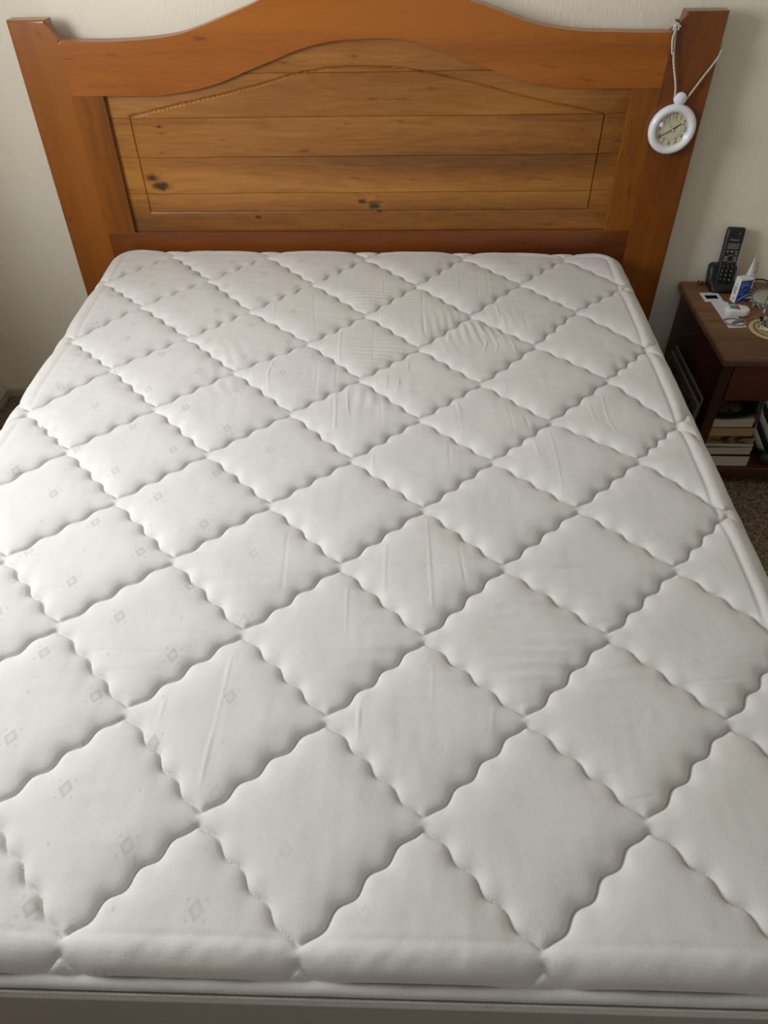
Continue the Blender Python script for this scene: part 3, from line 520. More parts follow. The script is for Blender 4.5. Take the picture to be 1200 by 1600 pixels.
bm = bmesh.new(); tube(bm, [(x, y, ZE-0.0045) for x, y in dense(outline(0.0135))], 0.0021, 6, True); obj('seam_cord', bm, M['piping'], mat_t, True)
bm = bmesh.new(); tube(bm, [(x, y, ZE-0.0135) for x, y in dense(outline(0.0100))], 0.0082, 10, True); obj('piping', bm, M['piping'], mat_t, True)
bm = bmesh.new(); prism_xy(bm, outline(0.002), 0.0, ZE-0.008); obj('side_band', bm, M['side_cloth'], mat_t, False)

# ------------------------------------------------------------------ clock on its cord
CX, CZ, CY = 0.834, 0.957, 0.119
clock = thing('wall_clock', 'round white plastic clock hanging by a cord from the right bedpost', 'clock', (CX, CY, CZ))
R1 = 0.0635
bm = bmesh.new(); prof = [(0.0, 0.0), (R1*0.90, 0.0), (R1*0.985, -0.004), (R1, -0.010), (R1*0.985, -0.016), (R1*0.93, -0.0215), (R1*0.85, -0.0235), (R1*0.76, -0.0225), (R1*0.70, -0.019), (R1*0.675, -0.0145), (R1*0.66, -0.012), (0.0, -0.012)]
lathe(bm, prof, 72, 'Y'); obj('case', bm, M['white_plastic'], clock, True)
bm = bmesh.new(); lathe(bm, [(0, -0.0118), (R1*0.66, -0.0118), (R1*0.66, -0.0128), (0, -0.0128)], 64, 'Y'); dial = obj('dial', bm, M['dial'], clock)
bm = bmesh.new(); lathe(bm, [(0, -0.0185), (R1*0.685, -0.0185), (R1*0.685, -0.0192), (0, -0.0196)], 48, 'Y'); obj('crystal', bm, M['crystal'], clock, True)
def face_m(x, z, y, rot=0.0, tilt=0.0): return Matrix.Translation((x, y, z)) @ Matrix.Rotation(PI/2, 4, 'X') @ Matrix.Rotation(rot, 4, 'Z')
bm = bmesh.new()
for k in range(12):
    n_ = k+1; a = PI/2-2*PI*n_/12; r = R1*0.535
    text_into(bm, str(n_), 0.0185, face_m(r*math.cos(a), r*math.sin(a), -0.0131, -(2*PI*n_/12) if False else 0, 0) @ Matrix.Scale(0.82, 4, (1, 0, 0)), 0.00012)
obj('numerals', bm, M['ink'], dial)
bm = bmesh.new(); lathe(bm, [(R1*0.385, -0.0128), (R1*0.395, -0.0128), (R1*0.395, -0.0131), (R1*0.385, -0.0131)], 48, 'Y', closed=True); obj('minute_track', bm, M['ink_soft'], dial)
def hand(name, ang, ln, w, back, y, m):
    bm = bmesh.new(); d = Vector((math.sin(ang), 0, math.cos(ang))); n = Vector((d.z, 0, -d.x))
    p = [-d*back-n*w/2, -d*back+n*w/2, d*ln+n*w*0.35, d*ln-n*w*0.35]
    a = [bm.verts.new((q.x, y, q.z)) for q in p]; b = [bm.verts.new((q.x, y-0.0005, q.z)) for q in p]
    bm.faces.new(a); bm.faces.new(b[::-1])
    for k in range(4): bm.faces.new((a[k], a[(k+1) % 4], b[(k+1) % 4], b[k]))
    return obj(name, bm, m, clock)
hand('hour_hand', math.radians(55), R1*0.42, 0.0034, 0.006, -0.0140, M['ink'])
hand('minute_hand', math.radians(240), R1*0.60, 0.0022, 0.004, -0.0148, M['ink'])
hand('second_hand', math.radians(322), R1*0.46, 0.0008, 0.010, -0.0156, M['ink'])
bm = bmesh.new(); lathe(bm, [(0, -0.0135), (0.0022, -0.0135), (0.0022, -0.0172), (0, -0.0172)], 16, 'Y'); obj('centre_pin', bm, M['white_plastic'], clock)
kx, kz = 0.0025, R1+0.011
bm = bmesh.new(); lathe(bm, [(0, -0.002), (0.0150, -0.002), (0.0165, -0.006), (0.0165, -0.012), (0.0150, -0.0155), (0.0, -0.0160)], 36, 'Y', (kx+0.001, 0, kz)); box(bm, (kx-0.008, -0.013, R1-0.006), (kx+0.006, -0.003, R1+0.004), 0.002)
obj('hanging_knob', bm, M['knob_plastic'], clock, True)
W2 = lambda x, y, z: (x-CX, y-CY, z-CZ)
kL, kR = W2(CX-0.012, 0.110, CZ+kz-0.004), W2(CX+0.017, 0.110, CZ+kz-0.006)
bm = bmesh.new()
tube(bm, catmull([kL, W2(0.818, 0.110, 1.06), W2(0.797, 0.109, 1.12), W2(0.788, 0.110, 1.165), W2(0.786, 0.113, 1.190)], 8), 0.0028, 8)
tube(bm, catmull([W2(0.786, 0.1105, 1.192), W2(0.7815, 0.108, 1.170), W2(0.786, 0.107, 1.146), W2(0.7905, 0.1095, 1.135)], 6), 0.0028, 8)
obj('cord', bm, M['cord'], clock, True)
bm = bmesh.new()
tube(bm, catmull([kR, W2(0.8805, 0.110, 1.079), W2(0.901, 0.111, 1.113), W2(0.9135, 0.114, 1.136), W2(0.9185, 0.135, 1.146), W2(0.917, 0.167, 1.165), W2(0.86, 0.1685, 1.188), W2(0.80, 0.168, 1.200), W2(0.790, 0.150, 1.200), W2(0.7875, 0.125, 1.196)], 8), 0.0028, 8)
obj('cord', bm, M['cord'], clock, True)
bm = bmesh.new()
kc = W2(0.787, 0.115, 1.193)
pts = [(kc[0]+0.0052*math.cos(t)*(1+0.35*math.cos(2.5*t)), kc[1]+0.0035*math.sin(2.5*t), kc[2]+0.0062*math.sin(t)*(1+0.3*math.cos(2.5*t))) for t in np.linspace(0, 4*PI, 60)[:-1]]
tube(bm, pts, 0.0026, 8, True); tube(bm, [(kc[0]+0.004, kc[1]-0.002, kc[2]+0.001), (kc[0]+0.010, kc[1]-0.004, kc[2]+0.004)], 0.0024, 8)
obj('knot', bm, M['cord'], clock, True)

# ------------------------------------------------------------------ nightstand
NT, NF = 0.476, -0.264
ns = thing('nightstand', 'dark wooden nightstand with a worn top, one drawer and an open shelf', 'nightstand', (1.02, NF, 0))
def nsb(name, lo, hi, m, bev=0.002, parent=None, seg=2): 
    o = bxo(name, (lo[0]-1.02, lo[1]-NF, lo[2]), (hi[0]-1.02, hi[1]-NF, hi[2]), m, parent or ns, bev, seg); return o
NX1 = 1.47
nsb('top', (1.004, -0.286, 0.452), (NX1+0.016, 0.195, NT), M['ns_top'], 0.006, seg=3)
nsb('side_panel', (1.020, -0.240, 0.022), (1.038, 0.188, 0.452), M['ns_body'])
nsb('side_panel', (NX1-0.018, -0.240, 0.022), (NX1, 0.188, 0.452), M['ns_body'])
nsb('front_stile', (1.016, NF, 0.0), (1.048, -0.240, 0.452), M['ns_body'], 0.003)
nsb('front_stile', (NX1-0.028, NF, 0.0), (NX1+0.004, -0.240, 0.452), M['ns_body'], 0.003)
nsb('back_panel', (1.038, 0.176, 0.022), (NX1-0.018, 0.188, 0.452), M['ns_body'])
nsb('shelf', (1.038, NF+0.002, 0.026), (NX1-0.018, 0.176, 0.068), M['ns_drawer'], 0.003)
nsb('dust_panel', (1.038, -0.240, 0.318), (NX1-0.018, 0.176, 0.324), M['ns_body'])
dr = nsb('drawer', (1.050, NF-0.002, 0.326), (NX1-0.030, -0.05, 0.446), M['ns_drawer'], 0.003)
bm = bmesh.new(); lathe(bm, [(0.006, 0.0), (0.006, -0.010), (0.013, -0.016), (0.013, -0.022), (0, -0.026)], 20, 'Y', ((1.05+NX1-0.03)/2-1.02, -0.002, 0.386)); obj('knob', bm, M['ns_body'], dr, True)
for sx in (1.02, NX1-0.03): nsb('foot', (sx+0.002, 0.14, 0.0), (sx+0.028, 0.18, 0.022), M['ns_body'])

# books on its shelf, page edges to the front
def book(name, label, x1, x0, zb, th, pm, cm, yf=-0.252, depth=0.16, cov=0.0012, spine_front=False, rz=0.0, skip_top=False):
    cxb, = ((x0+x1)/2,); b = thing(name, label, 'book', (cxb, yf, zb), (0, 0, rz), 'books stacked on the nightstand shelf')
    hw = (x1-x0)/2
    bm = bmesh.new(); box(bm, (-hw+0.001, 0.0012, cov), (hw-0.002, depth-0.003, th-cov)); obj('page_block', bm, pm, b)
    bm = bmesh.new(); box(bm, (-hw, 0, 0), (hw, depth, cov))
    if not skip_top: box(bm, (-hw, 0, th-cov), (hw, depth, th))
    if spine_front: box(bm, (-hw, -cov, 0), (hw, 0.0010, th))
    else: box(bm, (-hw, depth-0.0028, cov), (hw, depth, th-cov))
    obj('cover', bm, cm, b); return b
book('book', 'pale-paged paperback at the very bottom of the stack on the shelf', 1.207, 1.055, 0.0682, 0.042, M['pages_white'], M['cover_black'])
book('book', 'pale-paged paperback second from the bottom, under the thin brown-edged one', 1.203, 1.052, 0.1146, 0.0300, M['pages_cream'], M['cover_black'], rz=0.01)
book('book', 'thin cream-paged book third from the bottom, below the picture-edged one', 1.202, 1.050, 0.1448, 0.0150, M['pages_cream'], M['cover_brown'], rz=-0.01)
book('book', 'book with a brown pictorial spine facing out, mid stack', 1.195, 1.048, 0.1600, 0.0255, M['pages_tan'], M['cover_picture'], spine_front=True)
book('book', 'thick tan-paged paperback above the brown pictorial spine', 1.187, 1.046, 0.1857, 0.0340, M['pages_tan'], M['cover_brown'], rz=0.015)
tb = book('book', 'topmost book on the shelf, black cover curling up over cream pages', 1.176, 1.040+0.008, 0.2199, 0.0320, M['pages_cream'], M['cover_black'], rz=0.02, skip_top=True)
bm = bmesh.new(); nx2, ny2 = 24, 10; grid = []
for a in range(ny2+1):
    row = []
    for b in range(nx2+1):
        u = b/nx2; v = a/ny2; x = -0.066+0.132*u; y = -0.002+0.150*v; z = 0.0325+0.034*max(0, u-0.35)**1.6*(1-0.4*v)+0.010*max(0, 0.3-u)
        row.append((x, y, z))
    grid.append(row)
top_ = [[bm.verts.new(p) for p in r] for r in grid]; bot_ = [[bm.verts.new((p[0], p[1], p[2]-0.0012)) for p in r] for r in grid]
for a in range(ny2):
    for b in range(nx2): bm.faces.new((top_[a][b], top_[a][b+1], top_[a+1][b+1], top_[a+1][b])); bm.faces.new((bot_[a][b], bot_[a+1][b], bot_[a+1][b+1], bot_[a][b+1]))
for b in range(nx2): bm.faces.new((top_[0][b], bot_[0][b], bot_[0][b+1], top_[0][b+1])); bm.faces.new((top_[ny2][b], top_[ny2][b+1], bot_[ny2][b+1], bot_[ny2][b]))
for a in range(ny2): bm.faces.new((top_[a][0], top_[a+1][0], bot_[a+1][0], bot_[a][0])); bm.faces.new((top_[a][nx2], bot_[a][nx2], bot_[a+1][nx2], top_[a+1][nx2]))
cc = obj('front_cover', bm, M['cover_black'], tb, True)
bm = bmesh.new(); pts = [(-0.045+0.10*math.cos(t)*0.45+0.04, 0.06+0.035*math.sin(t)) for t in np.linspace(0, 2*PI, 20)[:-1]]
zf = lambda x: 0.0335+0.034*max(0, (x+0.066)/0.132-0.35)**1.6*0.86
a_ = [bm.verts.new((x, y, zf(x)+0.0006)) for x, y in pts]; b_ = [bm.verts.new((x, y, zf(x)+0.0002)) for x, y in pts]; bm.faces.new(a_); bm.faces.new(b_[::-1])
for k in range(len(pts)): bm.faces.new((a_[k], a_[(k+1) % len(pts)], b_[(k+1) % len(pts)], b_[k]))
obj('cover_picture', bm, M['cover_picture'], cc)

# striped bag and black case to the right of the books
bag = thing('striped_bag', 'black and white striped cloth bag slumped beside the books', 'bag', (1.285, -0.160, 0.068))
ang = math.radians(33); ca, sa = math.cos(ang), math.sin(ang)
# a soft slab leaning left: local long axis t runs up-left, stripes along it
def bagpt(s_, t_, y): return (-s_*ca*1.0-t_*sa+0.0, y, -s_*sa*-1.0*0+t_*ca+s_*(-sa))
nst = 11; wst = 0.0165; s0 = -0.115
for k in range(nst):
    bm = bmesh.new(); col = M['stripe_white'] if k % 2 == 0 else M['stripe_black']
    sa0, sa1 = s0+k*wst, s0+(k+1)*wst; rings = []
    for q in range(13):
        tq = q/12
        row = []
        for sv in (sa0, sa1):
            # bottom follows the shelf, top stays below the drawer
            u_b = 0.012; zt = 0.238
            zz_ = u_b+(zt-u_b)*tq
            xx_ = sv*1.18-(zz_-0.11)*0.64+0.012
            xx_ = max(xx_, (-0.070 if zz_ < 0.205 else -0.108)+0.0006*(k+(sv == sa1)))
            yy = -0.018-0.020*math.sin(PI*min(1, max(0, (sv+0.115)/(nst*wst))))-0.012*math.sin(PI*tq)+0.02*tq
            row.append((xx_, yy, zz_))
        rings.append(row)
    F_ = [[bm.verts.new(p) for p in r] for r in rings]; B_ = [[bm.verts.new((p[0], 0.045-0.01*abs(q-6)/6, p[2])) for p in r] for q, r in enumerate(rings)]
    for q in range(12):
        bm.faces.new((F_[q][0], F_[q][1], F_[q+1][1], F_[q+1][0])); bm.faces.new((B_[q][1], B_[q][0], B_[q+1][0], B_[q+1][1]))
        bm.faces.new((F_[q][0], F_[q+1][0], B_[q+1][0], B_[q][0])); bm.faces.new((F_[q][1], B_[q][1], B_[q+1][1], F_[q+1][1]))
    bm.faces.new((F_[0][0], B_[0][0], B_[0][1], F_[0][1])); bm.faces.new((F_[12][0], F_[12][1], B_[12][1], B_[12][0]))
    obj('stripe', bm, col, bag, True)
case = thing('black_case', 'rounded black case on the shelf below the striped bag', 'case', (1.292, -0.2365, 0.068))
bm = bmesh.new(); bmesh.ops.create_uvsphere(bm, u_segments=32, v_segments=18, radius=1.0)
for v in bm.verts: v.co = Vector((v.co.x*0.055, v.co.y*0.024, max(-0.95, v.co.z)*0.026+0.0247))
obj('shell', bm, M['cover_black'], case, True)
bm = bmesh.new(); tube(bm, [(0.0553*math.cos(t), 0.0245*math.sin(t), 0.025) for t in np.linspace(0, 2*PI, 40)[:-1]], 0.0012, 6, True); obj('zip', bm, M['stripe_black'], case, True)

# boards leaning in the gap between bed and nightstand
def board(label, x, ya, yb, h, mface):
    b = thing('picture_board', label, 'picture', (x, (ya+yb)/2, 0), (0, math.radians(2.0), 0))
    w = abs(yb-ya)/2
    bxo('panel', (-0.003, -w, 0.0), (0.003, w, h), M['board'], b, 0.001)
    bxo('print', (-0.0036, -w+0.02, 0.03), (-0.0030, w-0.02, h-0.02), mface, b)
    bm = bmesh.new(); tube(bm, [(0, -w, h), (0, w, h)], 0.0034, 6); tube(bm, [(0, -w, 0.003), (0, -w, h)], 0.0034, 6); tube(bm, [(0, w, 0.003), (0, w, h)], 0.0034, 6); obj('edging', bm, M['board_edge'], b)
board('dark printed board leaning foremost in the gap between mattress and nightstand', 0.975, -0.258, 0.045, 0.306, M['board_print'])
board('plain dark board behind the printed one, against the nightstand side', 0.993, -0.235, 0.065, 0.312, M['board'])

# ------------------------------------------------------------------ things on the nightstand
ph = thing('cordless_phone', 'black cordless telephone handset standing upright in its charger', 'telephone', (1.117, 0.138, NT+0.012), (math.radians(-11), math.radians(2.0), 0))
bm = bmesh.new(); L_ = 0.178; prof = []
for q, (z, w, y0_, y1_) in enumerate([(0.0, 0.0235, -0.008, 0.008), (0.006, 0.0245, -0.011, 0.011), (0.05, 0.0250, -0.0125, 0.013), (0.10, 0.0255, -0.012, 0.012), (0.15, 0.0265, -0.0115, 0.011), (0.172, 0.0265, -0.0105, 0.010), (L_, 0.0245, -0.007, 0.007)]):
    c_ = 0.004; prof.append([(-w+c_, y0_, z), (w-c_, y0_, z), (w, y0_+c_, z), (w, y1_-c_, z), (w-c_, y1_, z), (-w+c_, y1_, z), (-w, y1_-c_, z), (-w, y0_+c_, z)])
vv = [[bm.verts.new(p) for p in r] for r in prof]
for a in range(len(vv)-1):
    for b in range(8): bm.faces.new((vv[a][b], vv[a][(b+1) % 8], vv[a+1][(b+1) % 8], vv[a+1][b]))
bm.faces.new(vv[0][::-1]); bm.faces.new(vv[-1]); hs = obj('handset', bm, M['black_plastic'], ph)
bxo('display', (-0.0175, -0.0128, 0.116), (0.0175, -0.0110, 0.133), M['lcd'], hs, 0.0005)
fm = lambda x, z, y=-0.0131: Matrix.Translation((x, y, z)) @ Matrix.Rotation(PI/2, 4, 'X')
bm = bmesh.new(); text_into(bm, 'Panasonic', 0.0072, fm(0, 0.1435, -0.0122), 0.0002); obj('lettering', bm, M['key_print'], hs)
bm = bmesh.new(); tube(bm, [(0.0105*math.cos(t), -0.0130, 0.0875+0.0105*math.sin(t)) for t in np.linspace(0, 2*PI, 33)[:-1]], 0.0007, 6, True); obj('navigation_ring', bm, M['silver'], hs, True)
bm = bmesh.new(); tube(bm, [(0.004+0.0055*math.cos(t), -0.0113, 0.1635+0.0045*math.sin(t)) for t in np.linspace(-1.2, 0.6, 10)], 0.0006, 5); obj('earpiece', bm, M['silver'], hs, True)
for r_i, row in enumerate([('1', '2', '3'), ('4', '5', '6'), ('7', '8', '9'), ('*', '0', '#')]):
    for c_i, ch in enumerate(row):
        x = (c_i-1)*0.0140; z = 0.0640-r_i*0.0135
        k_ = bxo('key', (x-0.0058, -0.0142, z-0.0045), (x+0.0058, -0.0118, z+0.0045), M['black_gloss'], hs, 0.0008)
        bm = bmesh.new(); text_into(bm, ch, 0.0085, fm(x-0.0012, z, -0.0144), 0.0002); obj('digit', bm, M['key_print'], ph)
for x, z, w in ((-0.0135, 0.1085, 0.003), (0, 0.1085, 0.0045), (0.0135, 0.1085, 0.004), (0.0145, 0.101, 0.004), (-0.0155, 0.092, 0.003), (0.016, 0.092, 0.0032), (-0.0155, 0.081, 0.0032), (0.016, 0.081, 0.0032), (-0.0155, 0.0865, 0.002), (0.016, 0.0865, 0.002)):
    bxo('soft_key', (x-w, -0.0134, z-0.0012), (x+w, -0.0118, z+0.0012), M['key_print'], hs)
dk = thing('phone_charger', 'black charging cradle holding the cordless phone, at the nightstand back', 'charger', (1.119, 0.145, NT))
bm = bmesh.new()
outl = [(-0.043, 0.0), (0.043, 0.0), (0.046, 0.06)]
lv = [(0.0, 0.044, -0.040, 0.044), (0.006, 0.046, -0.042, 0.046), (0.020, 0.045, -0.036, 0.046)]
def rrect(w, ya, yb, z, r=0.010, n=4):
    out = []
    for X0, Y0, a0 in ((w-r, yb-r, 0), (-w+r, yb-r, PI/2), (-w+r, ya+r, PI), (w-r, ya+r, 1.5*PI)):
        for q in range(n+1): a = a0+PI/2*q/n; out.append((X0+r*math.cos(a), Y0+r*math.sin(a), z))
    return out
lv = [(0.0, 0.038, -0.036, 0.040), (0.004, 0.0395, -0.038, 0.041), (0.018, 0.0400, -0.034, 0.043), (0.026, 0.0410, 0.004, 0.044), (0.060, 0.0425, 0.010, 0.047), (0.068, 0.039, 0.016, 0.045)]
rg = [[bm.verts.new(p) for p in rrect(w, a, b, z)] for z, w, a, b in lv]
for a in range(len(rg)-1):
    n = len(rg[a])
    for b in range(n): bm.faces.new((rg[a][b], rg[a][(b+1) % n], rg[a+1][(b+1) % n], rg[a+1][b]))
bm.faces.new(rg[0][::-1]); bm.faces.new(rg[-1]); obj('body', bm, M['black_plastic'], dk, True)
bm = bmesh.new(); tube(bm, [(-0.03, -0.0375, 0.0125), (0.03, -0.0375, 0.0125)], 0.0008, 6); obj('trim_line', bm, M['black_gloss'], dk, True)

# carton with a blue front
bx_ = thing('medicine_carton', 'small white carton with a royal blue front beside the phone', 'box', (1.1325, 0.046, NT), (0, 0, math.radians(14)))
bxo('carton', (0, 0, 0), (0.041, 0.026, 0.077), M['card_white'], bx_, 0.0006)
bxo('blue_face', (0.003, -0.0004, 0.0015), (0.0405, 0.0, 0.072), M['blue_card'], bx_)
bm = bmesh.new()
for z, segs in ((0.062, [(0.007, 0.0015), (0.0095, 0.002), (0.0125, 0.003), (0.0165, 0.002), (0.0195, 0.003), (0.0235, 0.002), (0.026, 0.0015)]), (0.0555, [(0.0065, 0.003), (0.0105, 0.002), (0.0135, 0.003), (0.0175, 0.003), (0.0215, 0.003), (0.0255, 0.002), (0.0285, 0.0035), (0.033, 0.002)]), (0.049, [(0.0065, 0.002), (0.0095, 0.003), (0.0135, 0.002)])):
    for x, w in segs: box(bm, (x, -0.0007, z), (x+w, -0.0003, z+0.0026))
for z, w in ((0.041, 0.022), (0.037, 0.010), (0.030, 0.018), (0.026, 0.014)): box(bm, (0.0065, -0.0006, z), (0.0065+w, -0.0003, z+0.0007))
obj('lettering', bm, M['blue_light'], bx_)
bm = bmesh.new(); tube(bm, [(0.006+0.034*math.sin(t), -0.0006, 0.004+0.020*(1-math.cos(t))*0+0.022*math.sin(t)**0.7) for t in np.linspace(0.05, PI/2, 14)], 0.0007, 5); obj('swoosh', bm, M['card_white'], bx_, True)
bm = bmesh.new()
for k in range(7): box(bm, (-0.0005, 0.007, 0.026+k*0.0036), (0.0, 0.020, 0.026+k*0.0036+0.0024))
box(bm, (-0.0005, 0.008, 0.055), (0, 0.020, 0.0565)); box(bm, (-0.0005, 0.006, 0.060), (0, 0.016, 0.0612)); obj('barcode', bm, M['grey_print'], bx_)
bxo('red_mark', (-0.0005, 0.006, 0.010), (0, 0.010, 0.016), M['red'], bx_)
bxo('top_flap', (0.002, 0.004, 0.077), (0.034, 0.025, 0.0782), M['card_white'], bx_)
# tube of ointment
tb_ = thing('ointment_tube', 'white squeeze tube with a crimped end standing behind the blue carton', 'tube', (1.177, 0.098, NT), (math.radians(0), math.radians(3), 0))
tb_.scale = (1.15, 1.15, 1.10)
bm = bmesh.new(); ring_s = []
for z, rx, ry, rot in [(0.018, 0.0135, 0.0135, 0.5), (0.03, 0.0145, 0.0140, 0.5), (0.06, 0.0155, 0.0115, 0.55), (0.085, 0.0165, 0.0070, 0.6), (0.104, 0.0172, 0.0022, 0.65), (0.108, 0.0174, 0.0009, 0.65), (0.120, 0.0174, 0.0009, 0.65)]:
    ring_s.append([bm.verts.new((rx*math.cos(a)*math.cos(rot)-ry*math.sin(a)*math.sin(rot), rx*math.cos(a)*math.sin(rot)+ry*math.sin(a)*math.cos(rot), z+(0.010*(-math.cos(a)) if z > 0.10 else 0))) for a in [2*PI*q/24 for q in range(24)]])
for a in range(len(ring_s)-1):
    for b in range(24): bm.faces.new((ring_s[a][b], ring_s[a][(b+1) % 24], ring_s[a+1][(b+1) % 24], ring_s[a+1][b]))
bm.faces.new(ring_s[0][::-1]); bm.faces.new(ring_s[-1]); obj('body', bm, M['card_white'], tb_, True)
bm = bmesh.new(); lathe(bm, [(0.0, 0.0), (0.0115, 0.0), (0.0125, 0.002), (0.0125, 0.017), (0.0105, 0.0185), (0, 0.0185)], 24); obj('cap', bm, M['white_plastic'], tb_, True)
bm = bmesh.new(); rmx = Matrix.Rotation(0.62, 4, 'Z')
for z, w in ((0.098, 0.004), (0.092, 0.006), (0.087, 0.005), (0.080, 0.009), (0.074, 0.010)):
    yy = -0.0045-(0.104-z)*0.21; box(bm, (-w, yy-0.0004, z), (w*0.6, yy+0.0015, z+0.0016))
bm.transform(rmx); obj('print', bm, M['grey_print'], tb_)

# slide mount
sl = thing('slide_mount', 'white square photographic slide with a black window lying on the nightstand', 'slide', (1.074, 0.083, NT), (0, 0, math.radians(2)))
bm = bmesh.new(); o1, i1x, i1y = 0.0285, 0.0195, 0.0125
for a, b in (((-o1, -o1), (o1, -i1y)), ((-o1, i1y), (o1, o1)), ((-o1, -i1y), (-i1x, i1y)), ((i1x, -i1y), (o1, i1y))): box(bm, (a[0], a[1], 0.0), (b[0], b[1], 0.0022))
obj('mount', bm, M['card_white'], sl); bxo('film', (-i1x, -i1y, 0.0008), (i1x, i1y, 0.0014), M['black_gloss'], sl)
# leaflet
bm = bmesh.new(); strip = [(1.064, 0.052), (1.108, 0.058), (1.115, 0.0), (1.118, -0.06), (1.124, -0.100), (1.110, -0.104), (1.070, -0.108), (1.068, -0.07), (1.066, 0.0)]
prism_xy(bm, strip, 0.0, 0.0012); o = obj('leaflet', bm, M['paper'], None, False, (0, 0, NT)); tag(o, 'folded white paper slip lying under the floss case on the nightstand', 'paper')
# dental floss case
fc = thing('floss_case', 'rounded white dental floss case with a blue and red label', 'dispenser', (1.115, -0.024, NT+0.0014), (0, 0, math.radians(-4)))
bm = bmesh.new(); n = 40; outl = []
for q in range(n):
    a = 2*PI*q/n; rx = 0.0375; ry = 0.0225; pin = 1-0.16*math.exp(-((a-1.5*PI)/0.45)**2)
    outl.append((rx*math.copysign(abs(math.cos(a))**0.8, math.cos(a)), ry*math.copysign(abs(math.sin(a))**0.8, math.sin(a))*pin))
rg = []
for z, s_ in ((0.0, 0.90), (0.002, 0.97), (0.006, 1.0), (0.014, 1.0), (0.018, 0.965), (0.0205, 0.90), (0.0212, 0.80)): rg.append([bm.verts.new((x*s_, y*s_ if s_ > 0.95 else y*s_, z)) for x, y in outl])
for a in range(len(rg)-1):
    for b in range(n): bm.faces.new((rg[a][b], rg[a][(b+1) % n], rg[a+1][(b+1) % n], rg[a+1][b]))
bm.faces.new(rg[0][::-1]); bm.faces.new(rg[-1]); obj('case', bm, M['off_white_plastic'], fc, True)
bm = bmesh.new(); prism_xy(bm, [(-0.022, -0.008), (-0.004, -0.012), (0.000, 0.014), (-0.022, 0.012)], 0.0212, 0.0216); obj('blue_label', bm, M['teal_label'], fc)
bm = bmesh.new(); prism_xy(bm, [(-0.003, -0.0125), (0.007, -0.0125), (0.0035, 0.0145), (-0.0005, 0.0145)], 0.0213, 0.0218); obj('red_label', bm, M['red'], fc)
bm = bmesh.new(); tube(bm, catmull([(-0.028, 0.012, 0.017), (-0.031, 0.018, 0.022), (-0.027, 0.022, 0.025), (-0.023, 0.018, 0.021)], 5), 0.0012, 6); obj('lid_tab', bm, M['off_white_plastic'], fc, True)
# oval bands
hb = thing('hair_tie', 'olive-grey oval band lying on the paper slip before the floss case', 'band', (1.096, -0.073, NT+0.0012), (0, 0, math.radians(-6)))
def flatring(bm, rx, ry, cx_, cy_, z, w, t):
    n = 40; q4 = []
    for q in range(n):
        a = 2*PI*q/n; c_, s_ = math.cos(a), math.sin(a)
        q4.append([bm.verts.new((cx_+(rx+d)*c_, cy_+(ry+d)*s_, zz)) for d, zz in ((-w/2, z), (w/2, z), (w/2, z+t), (-w/2, z+t))])
    for q in range(n):
        A, B = q4[q], q4[(q+1) % n]
        for k in range(4): bm.faces.new((A[k], A[(k+1) % 4], B[(k+1) % 4], B[k]))
bm = bmesh.new(); flatring(bm, 0.0315, 0.021, 0, -0.003, 0.0, 0.0052, 0.003); obj('loop', bm, M['band'], hb, False)
bm = bmesh.new(); tube(bm, catmull([(-0.012, -0.018, 0.003), (-0.002, -0.010, 0.006), (0.012, -0.001, 0.006), (0.022, 0.004, 0.005), (0.030, 0.004, 0.003)], 6), [0.002+0.0025*math.sin(PI*q/24) for q in range(25)], 8); obj('strand', bm, M['band'], hb, True)
# sunburst ornament
sb = thing('sunburst_ornament', 'grey pewter sunburst ornament with pointed rays beside the glass', 'ornament', (1.220, 0.056, NT+0.0165), (math.radians(17), math.radians(-2), 0))
sb.scale = (1.15, 1.15, 1.15)
bm = bmesh.new(); lathe(bm, [(0, 0.006), (0.012, 0.0055), (0.024, 0.003), (0.028, 0.0), (0.0, -0.001)], 32); obj('disc', bm, M['pewter'], sb, True)
for k in range(17):
    a = 2*PI*k/17+0.1; ln = 0.052 if k % 2 == 0 else 0.044; d = Vector((math.cos(a), math.sin(a), 0)); nn = Vector((-d.y, d.x, 0)); bend = 0.25*nn
    mid = d*0.036+bend*0.004; tip = d*ln+bend*0.03
    bm = bmesh.new(); pts = [d*0.022-nn*0.0050, mid-nn*0.0054, tip, mid+nn*0.0050, d*0.022+nn*0.0050]
    A = [bm.verts.new((p.x, p.y, 0.0)) for p in pts]; c0 = bm.verts.new((mid.x, mid.y, 0.0032)); B = [bm.verts.new((p.x, p.y, -0.0012)) for p in pts]
    for q in range(5): bm.faces.new((A[q], A[(q+1) % 5], c0)); bm.faces.new((A[(q+1) % 5], A[q], B[q], B[(q+1) % 5]))
    bm.faces.new(B); ray = obj('ray', bm, M['pewter_ray'], sb)
    bm = bmesh.new(); p0, p1 = d*0.029, mid+d*0.006
    tube(bm, [(p0.x, p0.y, 0.0026), (mid.x, mid.y, 0.0036), (p1.x, p1.y, 0.0024)], 0.0009, 5); obj('groove_line', bm, M['ink'], ray, True)
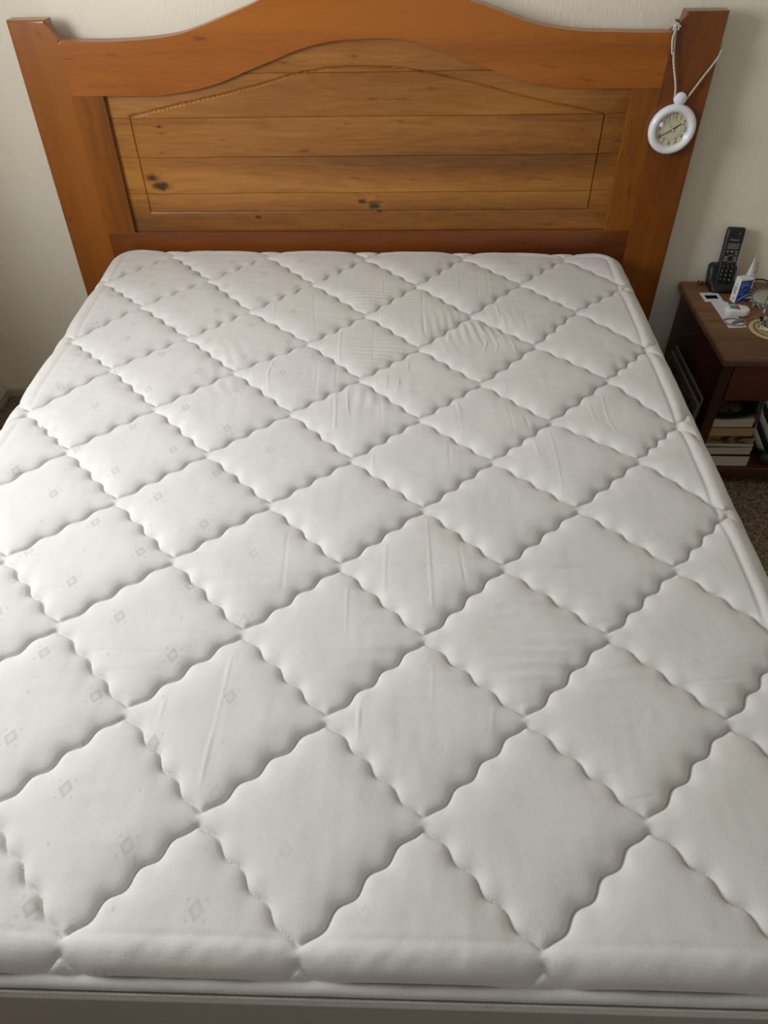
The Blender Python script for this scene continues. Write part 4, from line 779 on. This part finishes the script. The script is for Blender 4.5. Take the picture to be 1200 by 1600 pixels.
# coaster and drinking glass
cs = thing('coaster', 'round beige coaster with a dark inner ring under the drinking glass', 'coaster', (1.190, -0.118, NT))
bm = bmesh.new(); lathe(bm, [(0, 0), (0.062, 0), (0.0635, 0.002), (0.062, 0.0045), (0.053, 0.0042), (0.050, 0.0036), (0, 0.0036)], 64); obj('disc', bm, M['coaster'], cs, True)
bm = bmesh.new(); lathe(bm, [(0.0475, 0.0034), (0.051, 0.0034), (0.051, 0.0042), (0.0475, 0.0042)], 64, closed=True); obj('inner_ring', bm, M['coaster_dark'], cs)
gl = thing('drinking_glass', 'clear ribbed drinking glass standing on the beige coaster', 'glass', (1.187, -0.112, NT+0.0038))
bm = bmesh.new(); seg = 96
def rib(r, z, k, amp): a = 2*PI*k/seg; rr = r+amp*math.cos(16*a); return (rr*math.cos(a), rr*math.sin(a), z)
prof = [(0.031, 0.0, 0), (0.0335, 0.002, 0), (0.0345, 0.012, 0.0004), (0.0352, 0.03, 0.0010), (0.036, 0.07, 0.0010), (0.0368, 0.10, 0.0008), (0.0372, 0.120, 0), (0.0368, 0.1215, 0), (0.0352, 0.1205, 0), (0.0345, 0.10, 0), (0.0335, 0.05, 0), (0.0325, 0.016, 0), (0.028, 0.0125, 0), (0.0005, 0.0115, 0)]
rg = [[bm.verts.new(rib(r, z, k, am)) for k in range(seg)] for r, z, am in prof]
for a in range(len(rg)-1):
    for b in range(seg): bm.faces.new((rg[a][b], rg[a][(b+1) % seg], rg[a+1][(b+1) % seg], rg[a+1][b]))
bm.faces.new(rg[0][::-1]); bm.faces.new(rg[-1]); obj('tumbler', bm, M['glass'], gl, True)
# cable
bm = bmesh.new(); tube(bm, catmull([(1.168, 0.183, NT+0.0026), (1.21, 0.180, NT+0.010), (1.262, 0.186, NT+0.012), (1.30, 0.168, NT+0.004), (1.36, 0.12, NT+0.0026), (1.42, 0.15, NT+0.0026)], 8), 0.0025, 8)
tag(obj('power_cable', bm, M['black_plastic'], None, True), 'thin black cable running along the nightstand back edge by the wall', 'cable')
bm = bmesh.new(); tube(bm, catmull([(1.062, 0.184, NT+0.0045), (1.058, 0.172, NT+0.005), (1.066, 0.168, NT+0.0045), (1.072, 0.180, NT+0.0045)], 6), 0.004, 8)
tag(obj('cable_clip', bm, M['cover_brown'], None, True), 'tiny dark brown clip by the wall left of the charger', 'clip')
